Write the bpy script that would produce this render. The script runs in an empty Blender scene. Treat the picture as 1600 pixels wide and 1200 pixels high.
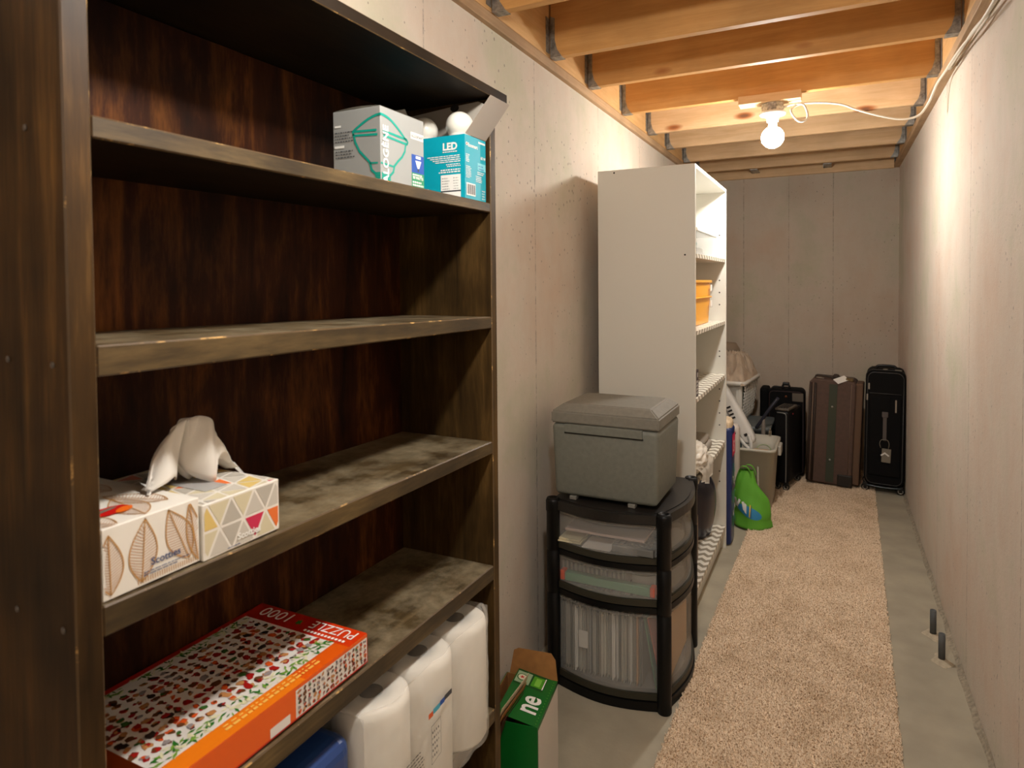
import bpy, bmesh, math, random
import numpy as np
from mathutils import Vector, Matrix, Euler
from mathutils.bvhtree import BVHTree
random.seed(7)
scn = bpy.context.scene
# ------------------------------------------------------------------ camera
yaw, pit, rol = -0.46004723, 0.026493, 0.00866556
FPX, CY = 1019.6, 470.67
fw = Vector((math.sin(yaw)*math.cos(pit), math.cos(yaw)*math.cos(pit), -math.sin(pit)))
rt0 = Vector((math.cos(yaw), -math.sin(yaw), 0)); dn0 = fw.cross(rt0)
rt = math.cos(rol)*rt0 + math.sin(rol)*dn0
dn = -math.sin(rol)*rt0 + math.cos(rol)*dn0
cd = bpy.data.cameras.new('camera'); cam = bpy.data.objects.new('camera', cd)
scn.collection.objects.link(cam)
m = Matrix((rt, -dn, -fw)).transposed().to_4x4(); m.translation = (0, 0, 1.55)
cam.matrix_world = m
cd.sensor_width = 36; cd.sensor_fit = 'HORIZONTAL'; cd.lens = 36*FPX/1600
cd.shift_y = (CY-600)/1600; cd.clip_start = 0.05
cd.dof.use_dof = True; cd.dof.focus_distance = 2.3; cd.dof.aperture_fstop = 6.0
scn.camera = cam
w = bpy.data.worlds.new('world'); scn.world = w; w.use_nodes = True
w.node_tree.nodes['Background'].inputs[0].default_value = (0.02, 0.018, 0.015, 1)
scn.view_settings.view_transform = 'Standard'; scn.view_settings.look = 'None'
scn.view_settings.exposure = 0.0; scn.view_settings.gamma = 1.0
scn.view_settings.use_curve_mapping = False
BULB_FAR, BULB_NEAR, BULB_FILL = 620.0, 600.0, 210.0
BULB_COL = (1.0, 0.96, 0.905, 1)

# ------------------------------------------------------------------ helpers
def lin(c):
    o = []
    for v in c[:3]:
        v /= 255.0
        o.append(v/12.92 if v <= 0.04045 else ((v+0.055)/1.055)**2.4)
    return (*o, 1.0)
MC = {}
def newmat(name):
    mt = bpy.data.materials.new(name); mt.use_nodes = True
    nt = mt.node_tree; return mt, nt, nt.nodes['Principled BSDF']
def mat(name, col, rough=0.6, metal=0.0, alpha=1.0, spec=0.5, coat=0.0, noise=0.0, nscale=30, bump=0.0, bscale=200, sheen=0.0):
    if name in MC: return MC[name]
    mt, nt, b = newmat(name)
    b.inputs['Base Color'].default_value = lin(col); b.inputs['Roughness'].default_value = rough
    b.inputs['Metallic'].default_value = metal; b.inputs['Alpha'].default_value = alpha
    b.inputs['Specular IOR Level'].default_value = spec; b.inputs['Coat Weight'].default_value = coat
    b.inputs['Sheen Weight'].default_value = sheen
    if noise or bump:
        tc = nt.nodes.new('ShaderNodeTexCoord')
        if noise:
            n = nt.nodes.new('ShaderNodeTexNoise'); n.inputs['Scale'].default_value = nscale; n.inputs['Detail'].default_value = 5
            nt.links.new(tc.outputs['Object'], n.inputs['Vector'])
            r = nt.nodes.new('ShaderNodeValToRGB'); r.color_ramp.elements[0].position = .3; r.color_ramp.elements[1].position = .7
            r.color_ramp.elements[0].color = lin([max(0, c*(1-noise)) for c in col]); r.color_ramp.elements[1].color = lin([min(255, c*(1+noise)) for c in col])
            nt.links.new(n.outputs['Fac'], r.inputs['Fac']); nt.links.new(r.outputs[0], b.inputs['Base Color'])
        if bump:
            n2 = nt.nodes.new('ShaderNodeTexNoise'); n2.inputs['Scale'].default_value = bscale; n2.inputs['Detail'].default_value = 3
            nt.links.new(tc.outputs['Object'], n2.inputs['Vector'])
            bp = nt.nodes.new('ShaderNodeBump'); bp.inputs['Strength'].default_value = bump; bp.inputs['Distance'].default_value = .002
            nt.links.new(n2.outputs['Fac'], bp.inputs['Height']); nt.links.new(bp.outputs[0], b.inputs['Normal'])
    MC[name] = mt; return mt
def N(nt, t, **k):
    n = nt.nodes.new(t)
    for a, v in k.items():
        if hasattr(n, a): setattr(n, a, v)
        else: n.inputs[a].default_value = v
    return n
def ramp(nt, pts):
    r = nt.nodes.new('ShaderNodeValToRGB'); cr = r.color_ramp
    while len(cr.elements) < len(pts): cr.elements.new(0.5)
    for e, (p, c) in zip(cr.elements, pts): e.position = p; e.color = lin(c) if max(c) > 1.001 else (*c[:3], 1)
    return r
def wood(name, cols, scale, rough=0.5, knots=False, coat=0.0, bump=.25, seed=0, dust=None, blotch=.5, spec=.4):
    """grain stretched by a per axis scale"""
    if name in MC: return MC[name]
    mt, nt, b = newmat(name); L = nt.links.new
    tc = N(nt, 'ShaderNodeTexCoord'); mp = N(nt, 'ShaderNodeMapping')
    mp.inputs['Scale'].default_value = scale; mp.inputs['Location'].default_value = (seed*3.1, seed*1.7, seed*2.3)
    oi = N(nt, 'ShaderNodeObjectInfo'); ad = N(nt, 'ShaderNodeVectorMath', operation='MULTIPLY_ADD')
    cmb = N(nt, 'ShaderNodeCombineXYZ'); 
    for i in range(3): L(oi.outputs['Random'], cmb.inputs[i])
    L(cmb.outputs[0], ad.inputs[0]); ad.inputs[1].default_value = (7, 11, 5); L(tc.outputs['Object'], ad.inputs[2])
    L(ad.outputs[0], mp.inputs['Vector'])
    n1 = N(nt, 'ShaderNodeTexNoise', Scale=1.0, Detail=6.0, Roughness=.62, Distortion=.6); L(mp.outputs[0], n1.inputs['Vector'])
    mp2 = N(nt, 'ShaderNodeMapping'); mp2.inputs['Scale'].default_value = [s*6 for s in scale]; L(ad.outputs[0], mp2.inputs['Vector'])
    n2 = N(nt, 'ShaderNodeTexNoise', Scale=1.0, Detail=4.0, Roughness=.7); L(mp2.outputs[0], n2.inputs['Vector'])
    mx = N(nt, 'ShaderNodeMath', operation='MULTIPLY_ADD'); mx.inputs[1].default_value = .35
    L(n2.outputs['Fac'], mx.inputs[0]); 
    mm = N(nt, 'ShaderNodeMath', operation='MULTIPLY_ADD'); mm.inputs[1].default_value = .85; mm.inputs[2].default_value = -.1
    L(n1.outputs['Fac'], mm.inputs[0]); L(mm.outputs[0], mx.inputs[2])
    r = ramp(nt, [(.25, cols[0]), (.5, cols[1]), (.75, cols[2])]); L(mx.outputs[0], r.inputs['Fac'])
    out = r.outputs[0]
    nb = N(nt, 'ShaderNodeTexNoise', Scale=4.0, Detail=3.0); L(ad.outputs[0], nb.inputs['Vector'])
    rb = ramp(nt, [(.35, [255*(1-.45*blotch)]*3), (.65, [255, 255, 255])]); L(nb.outputs['Fac'], rb.inputs['Fac'])
    mu = N(nt, 'ShaderNodeMix', data_type='RGBA', blend_type='MULTIPLY'); mu.inputs[0].default_value = 1
    L(out, mu.inputs[6]); L(rb.outputs[0], mu.inputs[7]); out = mu.outputs[2]
    if knots:
        mk = N(nt, 'ShaderNodeMapping'); mk.inputs['Scale'].default_value = (2.3, .15, 6.0); L(ad.outputs[0], mk.inputs['Vector'])
        vo = N(nt, 'ShaderNodeTexVoronoi', Scale=1.0); L(mk.outputs[0], vo.inputs['Vector'])
        rk = ramp(nt, [(.05, (110, 62, 26)), (.09, (185, 125, 70)), (.16, (255, 255, 255))]); L(vo.outputs['Distance'], rk.inputs['Fac'])
        m2 = N(nt, 'ShaderNodeMix', data_type='RGBA', blend_type='MULTIPLY'); m2.inputs[0].default_value = .9
        L(out, m2.inputs[6]); L(rk.outputs[0], m2.inputs[7]); out = m2.outputs[2]
    if dust:
        nd = N(nt, 'ShaderNodeTexNoise', Scale=9.0, Detail=6.0, Roughness=.7); L(ad.outputs[0], nd.inputs['Vector'])
        rd = ramp(nt, [(.4, (0, 0, 0)), (.75, (1, 1, 1))]); L(nd.outputs['Fac'], rd.inputs['Fac'])
        md = N(nt, 'ShaderNodeMix', data_type='RGBA'); L(rd.outputs[0], md.inputs[0]); L(out, md.inputs[6]); md.inputs[7].default_value = lin(dust); out = md.outputs[2]
    b.inputs['Specular IOR Level'].default_value = spec
    L(out, b.inputs['Base Color']); b.inputs['Roughness'].default_value = rough; b.inputs['Coat Weight'].default_value = coat; b.inputs['Coat Roughness'].default_value = .25
    bp = N(nt, 'ShaderNodeBump', Strength=bump, Distance=.0015); L(mx.outputs[0], bp.inputs['Height']); L(bp.outputs[0], b.inputs['Normal'])
    MC[name] = mt; return mt

def bxm(bm, x0, x1, y0, y1, z0, z1, bev=0.0, seg=1, mi=0, M=None, top=None, bevmi=None):
    """box; top=(sx,sy) scales the bottom for taper"""
    t = bmesh.new(); cx, cy, cz = (x0+x1)/2, (y0+y1)/2, (z0+z1)/2
    bmesh.ops.create_cube(t, size=1, matrix=Matrix.Translation((cx, cy, cz)) @ Matrix.Diagonal((x1-x0, y1-y0, z1-z0, 1)))
    if top:
        for v in t.verts:
            if v.co.z < cz: v.co.x = cx+(v.co.x-cx)*top[0]; v.co.y = cy+(v.co.y-cy)*top[1]
    for f in t.faces: f.material_index = mi
    if bev:
        k = {}
        if bevmi is not None: k['material'] = bevmi
        bmesh.ops.bevel(t, geom=t.edges[:], offset=bev, segments=seg, profile=.5, affect='EDGES', **k)
    if M is not None: bmesh.ops.transform(t, matrix=M, verts=t.verts)
    merge(bm, t)
def merge(bm, t):
    me = bpy.data.meshes.new('tmp'); t.to_mesh(me); t.free(); bm.from_mesh(me); bpy.data.meshes.remove(me)
def lathe(bm, prof, n=24, M=None, mi=0, cap=True):
    t = bmesh.new(); rings = []
    for r, z in prof:
        rings.append([t.verts.new((r*math.cos(2*math.pi*i/n), r*math.sin(2*math.pi*i/n), z)) for i in range(n)])
    for a, b in zip(rings, rings[1:]):
        for i in range(n): t.faces.new((a[i], a[(i+1) % n], b[(i+1) % n], b[i]))
    if cap:
        if prof[0][0] > 1e-4: t.faces.new(rings[0][::-1])
        if prof[-1][0] > 1e-4: t.faces.new(rings[-1])
    for f in t.faces: f.material_index = mi; f.smooth = True
    bmesh.ops.remove_doubles(t, verts=t.verts, dist=1e-5)
    if M is not None: bmesh.ops.transform(t, matrix=M, verts=t.verts)
    merge(bm, t)
def smoothpts(pts, n=6):
    P = [Vector(p) for p in pts]; out = []
    for i in range(len(P)-1):
        p0 = P[max(i-1, 0)]; p1 = P[i]; p2 = P[i+1]; p3 = P[min(i+2, len(P)-1)]
        for k in range(n):
            t = k/n
            out.append(.5*((2*p1)+(-p0+p2)*t+(2*p0-5*p1+4*p2-p3)*t*t+(-p0+3*p1-3*p2+p3)*t**3))
    out.append(P[-1]); return out
def tube(bm, pts, r, n=8, mi=0, sm=0, radii=None):
    if sm: pts = smoothpts(pts, sm)
    pts = [Vector(p) for p in pts]; rings = []; t = bmesh.new()
    up = Vector((0, 0, 1)); pn = None
    for i, p in enumerate(pts):
        d = (pts[min(i+1, len(pts)-1)]-pts[max(i-1, 0)]).normalized()
        if pn is None:
            a = d.cross(up if abs(d.z) < .95 else Vector((1, 0, 0))).normalized()
        else:
            a = (pn-d*pn.dot(d)).normalized()
        pn = a; b = d.cross(a); rr = radii[i] if radii else r
        rings.append([t.verts.new(p+rr*(a*math.cos(2*math.pi*k/n)+b*math.sin(2*math.pi*k/n))) for k in range(n)])
    for a, b in zip(rings, rings[1:]):
        for k in range(n): t.faces.new((a[k], a[(k+1) % n], b[(k+1) % n], b[k]))
    t.faces.new(rings[0][::-1]); t.faces.new(rings[-1])
    for f in t.faces: f.material_index = mi; f.smooth = True
    merge(bm, t)
def grid(bm, fn, nu, nv, mi=0, closeu=False, smooth=True, thick=0):
    vs = [[bm.verts.new(fn(i/(nu if closeu else nu-1), j/(nv-1))) for j in range(nv)] for i in range(nu)]
    for i in range(nu if closeu else nu-1):
        for j in range(nv-1):
            f = bm.faces.new((vs[i][j], vs[(i+1) % nu][j], vs[(i+1) % nu][j+1], vs[i][j+1])); f.material_index = mi; f.smooth = smooth
    return vs
MW = {}
def link(o): scn.collection.objects.link(o)
def thing(name, label, cat, loc=(0, 0, 0), rot=(0, 0, 0), group=None, kind=None):
    o = bpy.data.objects.new(name, None); link(o); o.location = loc; o.rotation_euler = rot; o.empty_display_size = .05
    MW[o.name] = Matrix.Translation(loc) @ Euler(rot).to_matrix().to_4x4()
    if label: o['label'] = label
    if cat: o['category'] = cat
    if group: o['group'] = group
    if kind: o['kind'] = kind
    return o
def root(o):
    while o.parent: o = o.parent
    return o
def part(name, bm, mats, parent=None, label=None, kind=None, world=True, normals=True):
    """one mesh object; world=True means the vertices are given in world space"""
    if normals: bmesh.ops.recalc_face_normals(bm, faces=bm.faces)
    me = bpy.data.meshes.new(name); bm.to_mesh(me); bm.free()
    for mt in (mats if isinstance(mats, (list, tuple)) else [mats]): me.materials.append(mt)
    o = bpy.data.objects.new(name, me); link(o)
    if parent is not None:
        o.parent = parent; R = MW.get(root(parent).name)
        if world and R is not None: me.transform(R.inverted())
    if label: o['label'] = label
    if kind: o['kind'] = kind
    return o
def solo(name, bm, mats, label, cat, group=None, kind=None):
    """a thing that is one mesh, its origin set at its base centre"""
    me0 = [v.co for v in bm.verts]; x = sum(v.x for v in me0)/len(me0); y = sum(v.y for v in me0)/len(me0); z = min(v.z for v in me0)
    bmesh.ops.translate(bm, vec=(-x, -y, -z), verts=bm.verts)
    o = part(name, bm, mats); o.location = (x, y, z); MW[o.name] = Matrix.Translation((x, y, z))
    if label: o['label'] = label
    if cat: o['category'] = cat
    if group: o['group'] = group
    if kind: o['kind'] = kind
    return o
def NB(): return bmesh.new()

class Print:
    """flat print on a plane: u,v in metres from origin; n the outward normal"""
    def __init__(s): s.bm = bmesh.new(); s.mats = []
    def face(s, o, u, v, off=.0004):
        s.o = Vector(o); s.u = Vector(u).normalized(); s.v = Vector(v).normalized(); s.n = s.u.cross(s.v).normalized(); s.off = off; return s
    def mi(s, m):
        if m not in s.mats: s.mats.append(m)
        return s.mats.index(m)
    def P(s, u, v, k=1): return s.o+s.u*u+s.v*v+s.n*(s.off*k)
    def poly(s, pts, m, k=1):
        vs = [s.bm.verts.new(s.P(a, b, k)) for a, b in pts]
        try: f = s.bm.faces.new(vs); f.material_index = s.mi(m)
        except ValueError: pass
    def rect(s, a, b, c, d, m, k=1): s.poly([(a, b), (c, b), (c, d), (a, d)], m, k)
    def disc(s, a, b, r, m, k=1, ry=None, n=12, rot=0):
        ry = ry or r; s.poly([(a+r*math.cos(t)*math.cos(rot)-ry*math.sin(t)*math.sin(rot), b+r*math.cos(t)*math.sin(rot)+ry*math.sin(t)*math.cos(rot)) for t in [2*math.pi*i/n for i in range(n)]], m, k)
    def rib(s, pts, w, m, k=1, clip=None):
        for (a, b), (c, d) in zip(pts, pts[1:]):
            if clip and not all(clip[0] <= x <= clip[2] and clip[1] <= y <= clip[3] for x, y in ((a, b), (c, d))): continue
            L = math.hypot(c-a, d-b)
            if L < 1e-6: continue
            s.cnt = getattr(s, 'cnt', 0)+1; kk = k+(s.cnt % 4)*.16
            px, py = -(d-b)/L*w/2, (c-a)/L*w/2; ex, ey = (c-a)/L*w*.3, (d-b)/L*w*.3
            s.poly([(a+px-ex, b+py-ey), (a-px-ex, b-py-ey), (c-px+ex, d-py+ey), (c+px+ex, d+py+ey)], m, kk)
    def text(s, txt, u, v, size, m, k=2, rot=0, sx=1.0, bold=0.0, align='LEFT'):
        c = bpy.data.curves.new('t', 'FONT'); c.body = txt; c.size = size; c.offset = bold; c.align_x = align; c.resolution_u = 3
        o = bpy.data.objects.new('t', c); link(o); dg = bpy.context.evaluated_depsgraph_get(); me = bpy.data.meshes.new_from_object(o.evaluated_get(dg))
        mi = s.mi(m); cr, sr = math.cos(rot), math.sin(rot)
        vs = [s.bm.verts.new(s.P(u+(p.co.x*sx)*cr-p.co.y*sr, v+(p.co.x*sx)*sr+p.co.y*cr, k)) for p in me.vertices]
        for p in me.polygons:
            try: f = s.bm.faces.new([vs[i] for i in p.vertices]); f.material_index = mi
            except ValueError: pass
        bpy.data.objects.remove(o); bpy.data.curves.remove(c); bpy.data.meshes.remove(me)
    def lines(s, u0, v0, u1, v1, n, m, k=2, h=.5, seed=1, right=False):
        """rows of unreadably small print, as broken bars"""
        rd = random.Random(seed); st = (v1-v0)/n
        for i in range(n):
            y = v1-(i+1)*st; x = u0; end = u1-(u1-u0)*rd.random()*.35
            sh = (u1-end) if right else 0
            while x < end:
                L = min((u1-u0)*rd.uniform(.05, .14), end-x); s.rect(x+sh, y, x+L+sh, y+st*h, m, k); x += L+st*.35
    def build(s, name, parent, label=None): return part(name, s.bm, s.mats, parent, label, normals=False)

# ------------------------------------------------------------------ materials
def wallmat(name, base, lines_, axis):
    mt, nt, b = newmat(name); L = nt.links.new
    tc = N(nt, 'ShaderNodeTexCoord')
    n1 = N(nt, 'ShaderNodeTexNoise', Scale=1.6, Detail=8.0, Roughness=.68); L(tc.outputs['Object'], n1.inputs['Vector'])
    d = [c*.93 for c in base]; g = [base[0]*.93, base[1]*.97, base[2]*.92]; p = [base[0]*.99, base[1]*.95, base[2]*.93]
    r = ramp(nt, [(.3, g), (.48, base), (.66, p)]); L(n1.outputs['Fac'], r.inputs['Fac'])
    mp = N(nt, 'ShaderNodeMapping'); mp.inputs['Scale'].default_value = (7, 7, 2.2) ; L(tc.outputs['Object'], mp.inputs['Vector'])
    n2 = N(nt, 'ShaderNodeTexNoise', Scale=1.0, Detail=6.0, Roughness=.7); L(mp.outputs[0], n2.inputs['Vector'])
    r2 = ramp(nt, [(.3, (232, 232, 230)), (.6, (255, 255, 255))]); L(n2.outputs['Fac'], r2.inputs['Fac'])
    mu = N(nt, 'ShaderNodeMix', data_type='RGBA', blend_type='MULTIPLY'); mu.inputs[0].default_value = .35; L(r.outputs[0], mu.inputs[6]); L(r2.outputs[0], mu.inputs[7])
    # pinholes
    mv = N(nt, 'ShaderNodeMapping'); mv.inputs['Scale'].default_value = (34, 34, 24); L(tc.outputs['Object'], mv.inputs['Vector'])
    vo = N(nt, 'ShaderNodeTexVoronoi', Scale=1.0); L(mv.outputs[0], vo.inputs['Vector'])
    n3 = N(nt, 'ShaderNodeTexNoise', Scale=2.2, Detail=2.0); L(tc.outputs['Object'], n3.inputs['Vector'])
    th = N(nt, 'ShaderNodeMapRange'); th.inputs[1].default_value = .42; th.inputs[2].default_value = .75; th.inputs[3].default_value = .05; th.inputs[4].default_value = .17; L(n3.outputs['Fac'], th.inputs[0])
    lt = N(nt, 'ShaderNodeMath', operation='LESS_THAN'); L(vo.outputs['Distance'], lt.inputs[0]); L(th.outputs[0], lt.inputs[1])
    # form board seams
    sx = N(nt, 'ShaderNodeSeparateXYZ'); L(tc.outputs['Object'], sx.inputs[0])
    prev = None
    for pos, wd in lines_:
        wob = N(nt, 'ShaderNodeMath', operation='SUBTRACT'); L(sx.outputs[axis], wob.inputs[0]); wob.inputs[1].default_value = pos
        ab = N(nt, 'ShaderNodeMath', operation='ABSOLUTE'); L(wob.outputs[0], ab.inputs[0])
        l2 = N(nt, 'ShaderNodeMapRange'); l2.inputs[1].default_value = wd; l2.inputs[2].default_value = wd*2.2; l2.inputs[3].default_value = 1; l2.inputs[4].default_value = 0; L(ab.outputs[0], l2.inputs[0])
        if prev is None: prev = l2.outputs[0]
        else:
            mxn = N(nt, 'ShaderNodeMath', operation='MAXIMUM'); L(prev, mxn.inputs[0]); L(l2.outputs[0], mxn.inputs[1]); prev = mxn.outputs[0]
    n4 = N(nt, 'ShaderNodeTexNoise', Scale=26.0, Detail=4.0, Roughness=.8); L(tc.outputs['Object'], n4.inputs['Vector'])
    r4 = N(nt, 'ShaderNodeMapRange'); r4.inputs[1].default_value = .4; r4.inputs[2].default_value = .62; L(n4.outputs['Fac'], r4.inputs[0])
    sm = N(nt, 'ShaderNodeMath', operation='MULTIPLY'); L(prev, sm.inputs[0]); L(r4.outputs[0], sm.inputs[1])
    mk = N(nt, 'ShaderNodeMath', operation='MAXIMUM'); L(lt.outputs[0], mk.inputs[0]); L(sm.outputs[0], mk.inputs[1])
    fac = N(nt, 'ShaderNodeMath', operation='MULTIPLY'); fac.inputs[1].default_value = .62; L(mk.outputs[0], fac.inputs[0])
    m2 = N(nt, 'ShaderNodeMix', data_type='RGBA'); L(fac.outputs[0], m2.inputs[0]); L(mu.outputs[2], m2.inputs[6]); m2.inputs[7].default_value = lin([c*.5 for c in base])
    L(m2.outputs[2], b.inputs['Base Color']); b.inputs['Roughness'].default_value = .8
    # relief
    n5 = N(nt, 'ShaderNodeTexNoise', Scale=60.0, Detail=5.0, Roughness=.7); L(tc.outputs['Object'], n5.inputs['Vector'])
    hs = N(nt, 'ShaderNodeMath', operation='SUBTRACT'); L(n5.outputs['Fac'], hs.inputs[0]); L(mk.outputs[0], hs.inputs[1])
    bp = N(nt, 'ShaderNodeBump', Strength=.5, Distance=.003); L(hs.outputs[0], bp.inputs['Height']); L(bp.outputs[0], b.inputs['Normal'])
    return mt
WALLC = (205, 190, 173)
m_wl = wallmat('concrete_left', (214, 203, 188), [(2.45, .0025), (3.25, .002), (4.05, .002), (4.7, .002), (1.65, .002), (.8, .002)], 1)
m_wr = wallmat('concrete_right', (216, 204, 190), [(3.0, .0025), (3.82, .002), (4.6, .0015), (2.2, .002), (5.3, .0015)], 1)
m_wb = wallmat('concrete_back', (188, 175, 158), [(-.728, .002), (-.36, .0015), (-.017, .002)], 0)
m_floor = mat('floor_concrete', (160, 152, 133), .75, noise=.07, nscale=5, bump=.25, bscale=90)
PINE = [(206, 158, 100), (222, 176, 118), (233, 192, 138)]
m_pineo = wood('pine_orange', [(200, 146, 82), (216, 162, 96), (228, 178, 114)], (2.0, 60, 28), .6, knots=True, blotch=.2)
m_pine = wood('pine_joist', [(206, 166, 118), (222, 184, 138), (234, 200, 158)], (2.0, 60, 28), .6, knots=True, blotch=.15)
m_pine_y = wood('pine_rim', PINE, (60, 2.0, 28), .6, knots=True, blotch=.15)
m_plate = wood('sill_pine', [(176, 142, 104), (192, 158, 120), (206, 172, 134)], (60, 2.0, 60), .65, blotch=.3)
m_galv = mat('galvanised', (150, 148, 142), .45, .75, noise=.2, nscale=60)
m_osb = wood('subfloor', [(170, 130, 80), (196, 156, 102), (214, 178, 126)], (30, 14, 30), .7, blotch=.4)
DW = [(36, 22, 10), (58, 38, 19), (84, 58, 30)]
m_dside = wood('dark_stain_vertical', [(22, 14, 6), (82, 57, 25), (150, 110, 56)], (15, 15, .9), .5, coat=.0, blotch=.9, spec=.2)
m_dback = wood('dark_stain_plywood', [(16, 6, 2), (58, 27, 9), (124, 74, 28)], (26, 13, 2.2), .55, coat=.0, blotch=.9, spec=.12)
m_dshelf = wood('dark_stain_shelf', [(48, 37, 21), (88, 72, 46), (128, 108, 76)], (24, 1.6, 24), .36, coat=.2, blotch=.6, dust=(158, 144, 116))
m_dedge = wood('shelf_front_edge', [(44, 33, 16), (86, 68, 38), (128, 104, 64)], (24, 2.6, 24), .5, blotch=.9)
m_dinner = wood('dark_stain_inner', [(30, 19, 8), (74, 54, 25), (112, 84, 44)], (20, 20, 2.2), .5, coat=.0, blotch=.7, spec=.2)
m_undershade = wood('underside_painted_shade', [(24, 15, 7), (38, 26, 12), (54, 38, 19)], (24, 1.6, 24), .55, coat=.0, blotch=.7, spec=.15)  # shade under the boards, painted into a darker wood colour
def wornmat():
    mt, nt, b = newmat('worn_edge'); L = nt.links.new; tc = N(nt, 'ShaderNodeTexCoord')
    n = N(nt, 'ShaderNodeTexNoise', Scale=14.0, Detail=5.0, Roughness=.75); L(tc.outputs['Object'], n.inputs['Vector'])
    r = ramp(nt, [(.0, (70, 52, 28)), (.56, (82, 62, 34)), (.64, (186, 146, 84)), (1., (204, 164, 100))]); L(n.outputs['Fac'], r.inputs['Fac'])
    L(r.outputs[0], b.inputs['Base Color']); b.inputs['Roughness'].default_value = .5
    return mt
m_worn = wornmat()
m_white = mat('white_melamine', (222, 219, 208), .4, spec=.4)
m_hole = mat('dark_hole', (25, 22, 20), .9)
m_black = mat('black_plastic', (9, 9, 9), .42, spec=.25, bump=.1, bscale=400)
m_blackm = mat('black_plastic_matte', (52, 49, 38), .5, spec=.3)
def frosted(name, col, a, rough=.3):
    mt, nt, b = newmat(name); b.inputs['Base Color'].default_value = lin(col); b.inputs['Roughness'].default_value = rough; b.inputs['Alpha'].default_value = a
    return mt
m_frost = frosted('frosted_plastic', (196, 194, 188), .2, .28)
m_cooler = mat('cooler_grey', (112, 113, 103), .55, noise=.04, nscale=60, bump=.35, bscale=500)
m_coolerlid = mat('cooler_lid_grey', (122, 118, 107), .55, noise=.04, nscale=60, bump=.35, bscale=500)
m_paper = mat('paper_white', (226, 222, 214), .8)
m_tag = mat('tag_grey', (120, 112, 98), .6)

# ------------------------------------------------------------------ setting
XL, XR, YB, YF, ZW = -1.105, .459, 6.1, -1.5, 2.46
def struct(name, bm, mats, label, world=True):
    o = part(name, bm, mats); o['kind'] = 'structure'
    if label: o['label'] = label
    o['category'] = {'wall': 'wall', 'floor': 'floor', 'ceiling': 'ceiling'}.get(name.split('_')[0], 'trim')
    return o
b = NB(); bxm(b, XL-.2, XL, YF-.2, YB+.2, -.1, ZW); struct('wall_left', b, m_wl, 'painted poured concrete wall behind the dark bookcase and white shelf unit')
b = NB(); bxm(b, XR, XR+.2, YF-.2, YB+.2, -.1, ZW); struct('wall_right', b, m_wr, 'bare painted concrete wall along the right of the carpet')
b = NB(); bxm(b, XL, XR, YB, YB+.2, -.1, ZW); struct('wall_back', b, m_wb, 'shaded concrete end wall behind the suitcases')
b = NB(); bxm(b, XL, XR, YF-.2, YF, -.1, ZW); struct('wall_front', b, m_wl, 'concrete wall behind the viewer')
b = NB(); bxm(b, XL-.2, XR+.2, YF-.2, YB+.2, -.12, 0); fl = struct('floor', b, m_floor, 'bare grey-green concrete floor slab')
# uneven hardened concrete fillet where the slab meets the right wall
b = NB()
rd = random.Random(3); ys = [YF+.3+i*(YB-YF-.3)/90 for i in range(91)]; pv = None
for y in ys:
    wv = .012+.012*rd.random(); h = .01+.014*rd.random()
    cur = [b.verts.new((XR-.0005, y, h)), b.verts.new((XR-wv*.5, y, h*.45)), b.verts.new((XR-wv, y, .0006))]
    if pv:
        b.faces.new((pv[0], cur[0], cur[1], pv[1])); b.faces.new((pv[1], cur[1], cur[2], pv[2]))
    pv = cur
struct('baseboard_right', b, mat('rough_mortar', (148, 138, 120), .9, noise=.15, nscale=60, bump=.6, bscale=120), 'rough mortar line at the foot of the right wall')
# ceiling: subfloor > joists, rim boards, sill plates, blocking
b = NB(); bxm(b, XL-.15, XR+.15, YF-.15, YB+.15, 2.742, 2.765); ceil = struct('ceiling', b, m_osb, 'open pine joist ceiling under wooden subfloor')
JX0, JX1 = -1.078, .428
JY = [2.597, 3.068, 3.63, 4.19, 4.705, 5.286, 5.85]
ally = [JY[0]-.52*k for k in range(7, 0, -1)] + JY
jm = None
for i, y in enumerate(ally):
    if jm is None:
        b = NB(); bxm(b, JX0, JX1, -.038, 0, 2.5, 2.742, .002); j = part('joist', b, m_pineo, ceil); jm = j.data
        b = NB()
        s = .0015
        for sx, xe in ((1, JX0), (-1, JX1)):
            xo = xe+sx*.001
            # hanger: U stirrup, side flanges and header tabs
            bxm(b, min(xo, xo+sx*.05), max(xo, xo+sx*.05), -.043, .005, 2.4975, 2.4995)
            for yy in (-.041, .0015):
                t = bmesh.new()
                pts = [(xo, 2.4975), (xo+sx*.052, 2.4975), (xo+sx*.03, 2.53), (xo+sx*.02, 2.57), (xo+sx*.02, 2.66), (xo, 2.67)]
                va = [t.verts.new((p[0], yy, p[1])) for p in pts]; vb = [t.verts.new((p[0], yy+s, p[1])) for p in pts]
                t.faces.new(va); t.faces.new(vb[::-1])
                for q in range(len(pts)): t.faces.new((va[q], va[(q+1) % 6], vb[(q+1) % 6], vb[q]))
                merge(b, t)
            for yy in (-.075, .002): bxm(b, min(xe-sx*.0045, xe-sx*.002), max(xe-sx*.0045, xe-sx*.002), yy, yy+.035, 2.515, 2.66)
        h = part('joist_hanger', b, m_galv, j); hm = h.data; j.location = (0, y, 0)
    else:
        if i == 10: jm = jm.copy(); jm.materials[0] = m_pine
        j = bpy.data.objects.new('joist', jm); link(j); j.parent = ceil; j.location = (0, y, 0)
        h = bpy.data.objects.new('joist_hanger', hm); link(h); h.parent = j
for x0, x1 in ((XL-.1, JX0-.005), (JX1+.005, XR+.1)):
    b = NB(); bxm(b, x0, x1, YF, YB, 2.5, 2.742); part('rim_board', b, m_pine_y, ceil)
b = NB(); bxm(b, XL-.1, XL+.022, YF, YB+.1, 2.46, 2.4995, .002); part('sill_plate', b, m_plate, ceil)
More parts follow.
